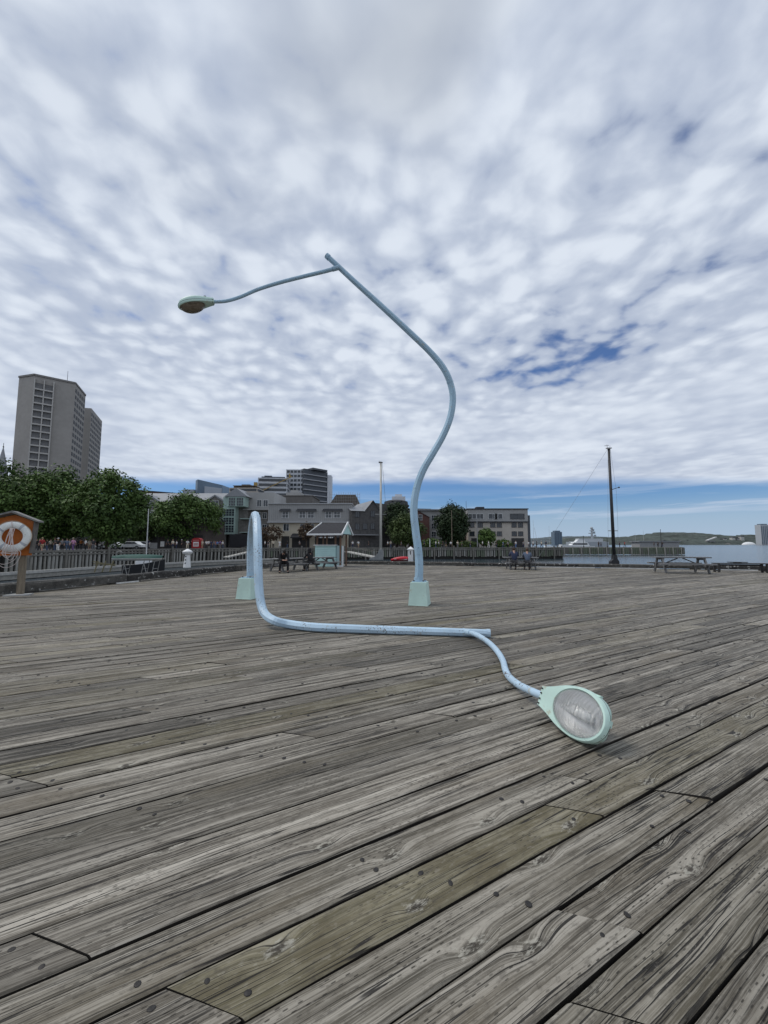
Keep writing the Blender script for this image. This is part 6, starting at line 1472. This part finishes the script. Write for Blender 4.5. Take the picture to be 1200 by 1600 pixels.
def fig_mesh(J, keys, grow, name, rover=None, fingers=False):
    ks = [k for k in ['pel'] + [k for k in J if k != 'pel'] if k in keys]
    vs = []
    for k in ks:
        r = rad(k) if not (rover and k[:3] in rover) else rover[k[:3]]
        r = tuple(x + grow for x in r) if hasattr(r, '__len__') else r + grow
        vs.append((J[k], r))
    ed = [(ks.index(a), ks.index(b)) for a, b in CH if a in ks and b in ks]
    if fingers:
        for n, s in (('L', -1), ('R', 1)):
            h = Vector(J['han' + n]); w = Vector(J['wri' + n]); d = (h - w).normalized(); sd_ = d.cross(Vector((0, 0, 1))).normalized() if abs(d.z) < .9 else Vector((0, 1, 0))
            hi = ks.index('han' + n)
            for i in range(5):
                off = sd_ * ((i - 1.5) * .019) if i < 4 else sd_ * (-.04 * s)
                ln = (.07, .08, .075, .06, .05)[i]
                vs.append((tuple(h + off + d * (ln * .55 if i < 4 else .0)), .010)); a = len(vs) - 1
                vs.append((tuple(h + off + d * (ln if i < 4 else .03) + Vector((0, 0, -.02))), .008)); ed += [(hi, a), (a, a + 1)]
    return skin_mesh(name, vs, ed)
BODY_K = None
PROTO = {}
def proto(kind):
    if kind in PROTO: return PROTO[kind]
    J = pose(kind, random); allk = set(J)
    seated = kind in ('sit', 'hunch')
    body = fig_mesh(J, allk, 0, 'body', {'pel': (.10, .07), 'hip': .058, 'wai': (.095, .07), 'che': (.12, .08), 'sho': .048, 'kne': .046}, fingers=seated)
    shirt = fig_mesh(J, {'pel', 'wai', 'che'} | {k for k in J if k[:3] in ('sho', 'elb')} | ({k for k in J if k[:3] == 'wri'} if seated else set()), .022, 'jacket' if seated else 'shirt')
    trou = fig_mesh(J, {'pel'} | {k for k in J if k[:3] in ('hip', 'kne', 'ank')}, .018, 'trousers')
    short = fig_mesh(J, {'pel'} | {k for k in J if k[:3] in ('hip', 'kne')}, .02, 'shorts')
    hv = Vector(J['hea']); cv = Vector(J['cro']); fw = Vector((0, 1, 0)) if kind != 'hunch' else Vector((0, .5, -.85))
    up = (cv - hv).normalized()
    hair = MB(); c = hv * .45 + cv * .55 - fw * .022 + up * .02; hair.sphere(tuple(c - up * .015), (.099, .102, .122), 10)
    hairm = hair.mesh('hair', DARK, True)
    hat = MB(); hat.sphere(tuple(cv + up * .03), (.105, .11, .07), 10); hat.box(tuple(cv + fw * .12 + up * .01), (.14, .13, .015)); hatm = hat.mesh('cap', WHITE, True)
    shoe = MB()
    for n in 'LR':
        a, b = Vector(J['ank' + n]), Vector(J['toe' + n]); m = (a + b) / 2; shoe.sphere((m.x, m.y, .045), (.052, .14, .05), 8)
    shoem = shoe.mesh('shoes', DARK, True)
    hood = MB(); hood.sphere(tuple(c + up * -.015), (.125, .128, .15), 10); hood.tube([tuple(Vector(J['nec']) - Vector((0, 0, .05))), tuple(c)], [.13, .10], 10); hoodm = hood.mesh('hood', DARK, True)
    eyes = MB()
    for s in (-1, 1): eyes.sphere(tuple(hv + fw * .088 + Vector((s * .032, 0, 0)) + up * .012), .011, 6)
    eyem = eyes.mesh('eyes', DARK, True)
    nose = MB(); nose.sphere(tuple(hv + fw * .10 - up * .012), (.013, .02, .02), 6); nose.box(tuple(hv + fw * .086 - up * .045), (.045, .012, .008)); nosem = nose.mesh('nose_and_mouth', DARK, True)
    PROTO[kind] = dict(body=body, shirt=shirt, trousers=trou, shorts=short, hair=hairm, cap=hatm, shoes=shoem, hood=hoodm, eyes=eyem, nose=nosem)
    return PROTO[kind]
SKIN = [M('light_skin', (.46, .28, .21), .6, var=.06), M('tan_skin', (.30, .17, .11), .6, var=.06), M('brown_skin', (.12, .065, .042), .6, var=.06)]
CLOTH = {n: M(n + '_cloth', c, .85, var=.12, scale=6) for n, c in dict(white=(.62, .62, .61), black=(.014, .014, .016), navy=(.03, .04, .08), grey=(.17, .17, .18), red=(.30, .03, .03), pink=(.50, .25, .38), blue=(.10, .18, .35), tan=(.38, .29, .19),
         denim=(.06, .085, .14), green=(.06, .12, .07), purple=(.16, .09, .22), charcoal=(.05, .05, .055), cream=(.55, .50, .40), slate=(.10, .13, .19), orange=(.45, .16, .04)).items()}
HAIR = [M('dark_hair', (.018, .014, .011), .6), M('brown_hair', (.07, .04, .024), .6), M('fair_hair', (.30, .22, .12), .6)]
def put(name, me, mat, parent):
    o = inst(name, me, parent); 
    if not me.materials: me.materials.append(mat)
    o.material_slots[0].link = 'OBJECT'; o.material_slots[0].material = mat; return o
def person(label, x, y, z, rz, kind, top, bot, hair=0, skin=0, hat=None, hood=False, scale=1.0, group=None, short=False):
    p = proto(kind); t = thing('person', label, 'person', (x, y, z), rz, group); t.scale = (scale,) * 3
    put('body', p['body'], SKIN[skin], t); put('jacket' if kind in ('sit', 'hunch') else 'shirt', p['shirt'], CLOTH[top], t)
    put('shorts' if short else 'trousers', p['shorts' if short else 'trousers'], CLOTH[bot], t); put('shoes', p['shoes'], CLOTH['black'] if bot != 'cream' else CLOTH['white'], t)
    if hood: put('hood', p['hood'], CLOTH[top], t)
    else: put('hair', p['hair'], HAIR[hair], t)
    if hat: put('cap', p['cap'], CLOTH[hat], t)
    put('eyes', p['eyes'], DARK, t); put('face_detail', p['nose'], SKIN[skin], t)
    return t
def on_table(tbl, lx_, ly_, lz=0.0): return Matrix.Translation(tbl.location) @ Matrix.Rotation(tbl.rotation_euler.z, 4, 'Z') @ Vector((lx_, ly_, lz))
q = on_table(pt1, -.93, -.74); person('person in black hunched forward on the bench end looking down at their hands', q.x, q.y, -.01, R(205), 'hunch', 'black', 'black', 0, 0, scale=1.1)
q = on_table(pt1, .98, -.78); person('person in a black hooded top seen from behind at the left picnic table', q.x, q.y, -.02, R(48), 'sit', 'black', 'black', hood=True)
q = on_table(pt3, -.52, -.80); person('person in a dark navy jacket sitting with back turned at the right of the basin', q.x, q.y, -.01, R(-8), 'sit', 'navy', 'charcoal', 1, hat='charcoal', scale=1.04)
q = on_table(pt3, .26, -.80); person('brown haired person in a blue denim jacket sitting beside the navy jacket', q.x, q.y, -.01, R(-14), 'sit', 'slate', 'charcoal', 1)

# crowd on the boardwalk: each with clothes of its own
crowd = [
 (57, 46.5, 'stand', 'black', 'charcoal', None, 0, 0, 'person in black standing just right of the orange life ring box', 20),
 (66, 47.2, 'walk', 'red', 'tan', None, 2, 0, 'fair haired person in a dark red top and tan shorts leaning on the bulkhead', 60),
 (86, 50.5, 'stand', 'charcoal', 'denim', None, 1, 1, 'person in a charcoal top behind the man with the white cap', 100),
 (91, 49.5, 'talk', 'black', 'white', 'white', 0, 0, 'man in a black top and white trousers wearing a white cap', 170),
 (104.5, 51.5, 'walk', 'slate', 'denim', None, 1, 0, 'person in a slate blue shirt walking next to a pink top', 250),
 (114.5, 52, 'walk', 'pink', 'purple', 'cream', 1, 0, 'woman in a pink top wearing a pale sun hat', 80),
 (121, 56, 'stand', 'black', 'black', None, 0, 2, 'person all in black standing in the tree shade right of the pink top', 10),
 (134, 54, 'talk', 'white', 'black', None, 0, 1, 'person in a white shirt and black trousers under the left trees', 140),
 (146, 55, 'stand', 'charcoal', 'grey', None, 1, 0, 'person in a charcoal top and grey trousers near the fender pile', 200),
 (62, 49.5, 'talk', 'navy', 'black', None, 1, 0, 'person in navy in the shade left of the dark red top', 230),
 (74, 53, 'stand', 'black', 'denim', None, 0, 1, 'person in black and jeans between the red top and the white cap', 150),
 (79, 56, 'walk', 'cream', 'charcoal', None, 1, 0, 'person in a cream top deep in the tree shade left of the white cap', 270),
 (97.5, 54, 'stand', 'grey', 'black', None, 0, 0, 'person in grey just right of the man with the white cap', 200),
 (109, 57, 'talk', 'white', 'denim', None, 2, 0, 'fair haired person in white between the slate blue shirt and the pink top', 140),
 (127, 58, 'walk', 'orange', 'charcoal', None, 1, 0, 'person in an orange top under the left trees', 90),
 (140, 57, 'stand', 'cream', 'tan', 'white', 2, 0, 'person in cream and tan with a white cap under the left trees', 30),
 (152, 60, 'walk', 'black', 'black', None, 0, 2, 'person in black walking left of the first parked white car', 80),
 (159, 61, 'talk', 'white', 'charcoal', None, 1, 0, 'person in white standing close to the first parked white car', 220),
 (231, 64, 'stand', 'navy', 'charcoal', None, 0, 0, 'person in navy beside the bare sailboat mast near the grey notice board', 190),
 (262, 69, 'walk', 'charcoal', 'black', None, 1, 1, 'person in charcoal right of the small pale notice board', 270),
 (270, 71, 'stand', 'cream', 'navy', None, 2, 0, 'person in cream and navy walking toward the red booth group', 60),
 (326, 76.5, 'stand', 'white', 'black', None, 1, 0, 'person in white and black at the back of the booth group', 10),
 (337, 78, 'walk', 'red', 'denim', None, 0, 0, 'person in a red top at the back of the booth group', 100),
 (692, 89.5, 'stand', 'black', 'black', None, 0, 0, 'person in black between the white tops near the slender pole', 40),
 (715, 89.4, 'talk', 'cream', 'grey', None, 2, 0, 'fair haired person in cream just right of the slender pole', 200),
 (735, 89.8, 'stand', 'charcoal', 'denim', None, 1, 0, 'person in charcoal left of the pale grey pole', 90),
 (754, 90.2, 'walk', 'white', 'black', None, 0, 0, 'person in white and black just right of the pale grey pole', 270),
 (818, 91.3, 'stand', 'grey', 'navy', None, 1, 1, 'person in grey above the blue denim jacketed sitter', 120),
 (826, 91.8, 'talk', 'white', 'grey', None, 0, 0, 'person in white and grey at the end of the concrete block', 30),
 (284, 72.5, 'stand', 'charcoal', 'black', 'white', 0, 0, 'person in charcoal with a white cap left of the red booth', 120),
 (276, 73, 'talk', 'white', 'navy', None, 1, 0, 'person in a white shirt and navy trousers at the corner left of the booth', 90),
 (293, 72.4, 'walk', 'white', 'cream', None, 0, 1, 'person dressed in white and cream just left of the red booth', 200),
 (299, 74.5, 'stand', 'black', 'black', None, 0, 0, 'person in black standing in the shadow behind the red booth', 20),
 (316, 73.2, 'stand', 'cream', 'tan', None, 2, 0, 'person in a cream top close to the right side of the red booth', 160),
 (322.5, 74.2, 'talk', 'white', 'charcoal', None, 1, 0, 'tall person in a white shirt right of the red booth', 190),
 (330, 75.5, 'stand', 'navy', 'navy', None, 0, 1, 'person in navy in the group right of the red booth', 230),
 (334.5, 76, 'walk', 'grey', 'denim', None, 1, 0, 'person in a grey shirt and jeans in the group right of the red booth', 80),
 (339.5, 75.8, 'stand', 'blue', 'black', None, 0, 0, 'person in a blue shirt in the group right of the red booth', 30),
 (344, 77.5, 'talk', 'purple', 'grey', None, 1, 2, 'person in a purple top at the right end of the booth group', 150),
 (348, 77, 'walk', 'white', 'denim', None, 2, 0, 'fair person in white and jeans above the left gangway', 270),
 (414, 80.5, 'stand', 'white', 'charcoal', None, 0, 0, 'person in white right of the arched pole by the restaurant patio', 90),
 (419, 82, 'walk', 'charcoal', 'grey', None, 1, 0, 'person in charcoal and grey on the restaurant patio', 180),
 (427, 84, 'talk', 'cream', 'black', None, 1, 1, 'person in a cream top below the thin reddish tree', 20),
 (437, 83, 'stand', 'white', 'white', None, 2, 0, 'person all in white below the cream restaurant wall', 200),
 (449, 84, 'walk', 'black', 'denim', None, 0, 2, 'person in a black top and jeans at the restaurant door', 70),
 (468, 85, 'stand', 'grey', 'black', None, 0, 0, 'person in grey under the black awning', 130),
 (551, 85.5, 'stand', 'white', 'navy', None, 1, 0, 'person in white and navy just right of the kiosk posts', 40),
 (560, 86, 'walk', 'white', 'tan', None, 0, 1, 'person in a white top and tan trousers left of the cream mast', 220),
 (576, 87, 'stand', 'black', 'charcoal', None, 0, 0, 'person in dark clothes between the gangway and the cream mast', 90),
 (606, 87.2, 'talk', 'white', 'black', None, 0, 0, 'person in a white shirt right of the cream mast, nearer the mast', 60),
 (610.5, 87.6, 'stand', 'cream', 'denim', None, 1, 0, 'person in cream and jeans beside the white shirt right of the mast', 210),
 (627, 88.2, 'walk', 'grey', 'charcoal', None, 1, 1, 'person in grey walking above the red kayak', 90),
 (663, 88, 'walk', 'navy', 'black', None, 0, 0, 'person in navy just right of the standing lamp pole', 270),
 (681, 88.7, 'stand', 'white', 'denim', 'navy', 0, 0, 'person in white with a navy cap left of the slender pole', 100),
 (685.5, 88.9, 'talk', 'white', 'charcoal', None, 2, 0, 'fair haired person in white below the low green hedge', 250),
 (697, 89, 'walk', 'charcoal', 'tan', None, 1, 2, 'person in charcoal and tan left of the slender pole', 80),
 (704.5, 88.9, 'stand', 'white', 'black', None, 0, 0, 'person in a white top right beside the slender pole', 10),
 (722, 89.6, 'walk', 'green', 'charcoal', None, 1, 0, 'person in a green top below the clipped bright hedge', 90),
 (763.5, 90, 'walk', 'white', 'white', None, 0, 1, 'person in white walking below the small round tree', 270),
 (776, 90.5, 'stand', 'black', 'navy', None, 0, 0, 'person in black and navy left of the seated pair', 60),
 (786, 90.6, 'walk', 'blue', 'denim', None, 1, 0, 'person in a bright blue top left above the seated pair', 270),
 (793.5, 91, 'talk', 'grey', 'black', None, 0, 0, 'person in grey standing above the navy jacketed sitter', 120),
 (806, 91, 'stand', 'white', 'blue', None, 1, 0, 'person in white and blue between the two seated heads', 30),
 (833, 92, 'walk', 'white', 'charcoal', None, 0, 0, 'person in white right of the seated pair', 260),
 (838.5, 92.5, 'stand', 'charcoal', 'black', None, 0, 2, 'person in charcoal right of the seated pair', 80),
 (846, 92.6, 'walk', 'cream', 'denim', 'white', 1, 0, 'person in cream with a white cap at the corner of the basin', 90),
 (853, 93, 'stand', 'navy', 'grey', None, 0, 0, 'person in navy near the corner where the bulkhead wall ends', 160),
 (935.5, 121, 'stand', 'black', 'black', None, 0, 0, 'person in black on the far pier left of the ship mast', 20),
 (939, 121.3, 'walk', 'charcoal', 'navy', None, 0, 1, 'person in charcoal and navy on the far pier below the radar mast', 90),
 (968, 122, 'stand', 'navy', 'black', None, 1, 0, 'person in navy on the far pier just right of the dark mast', 200),
 (976, 122, 'walk', 'red', 'black', None, 0, 0, 'person in a red top on the far pier right of the dark mast', 270),
 (1022, 123.5, 'stand', 'black', 'charcoal', None, 0, 0, 'leftmost of the three dark figures near the end of the far pier', 40),
 (1028, 123.8, 'talk', 'charcoal', 'black', None, 0, 1, 'middle of the three dark figures near the end of the far pier', 180),
 (1035, 124, 'stand', 'black', 'navy', None, 0, 0, 'rightmost of the three dark figures near the end of the far pier', 120)]
rp_ = random.Random(21)
for px_, Y, kind, top, bot, hat, hr, sk, lab, rz in crowd:
    person(lab, xat(px_, Y, 850), Y, BW, R(rz), kind, top, bot, hr, sk, hat, scale=rp_.uniform(.95, 1.05), group='people along the waterfront', short=(bot == 'tan'))
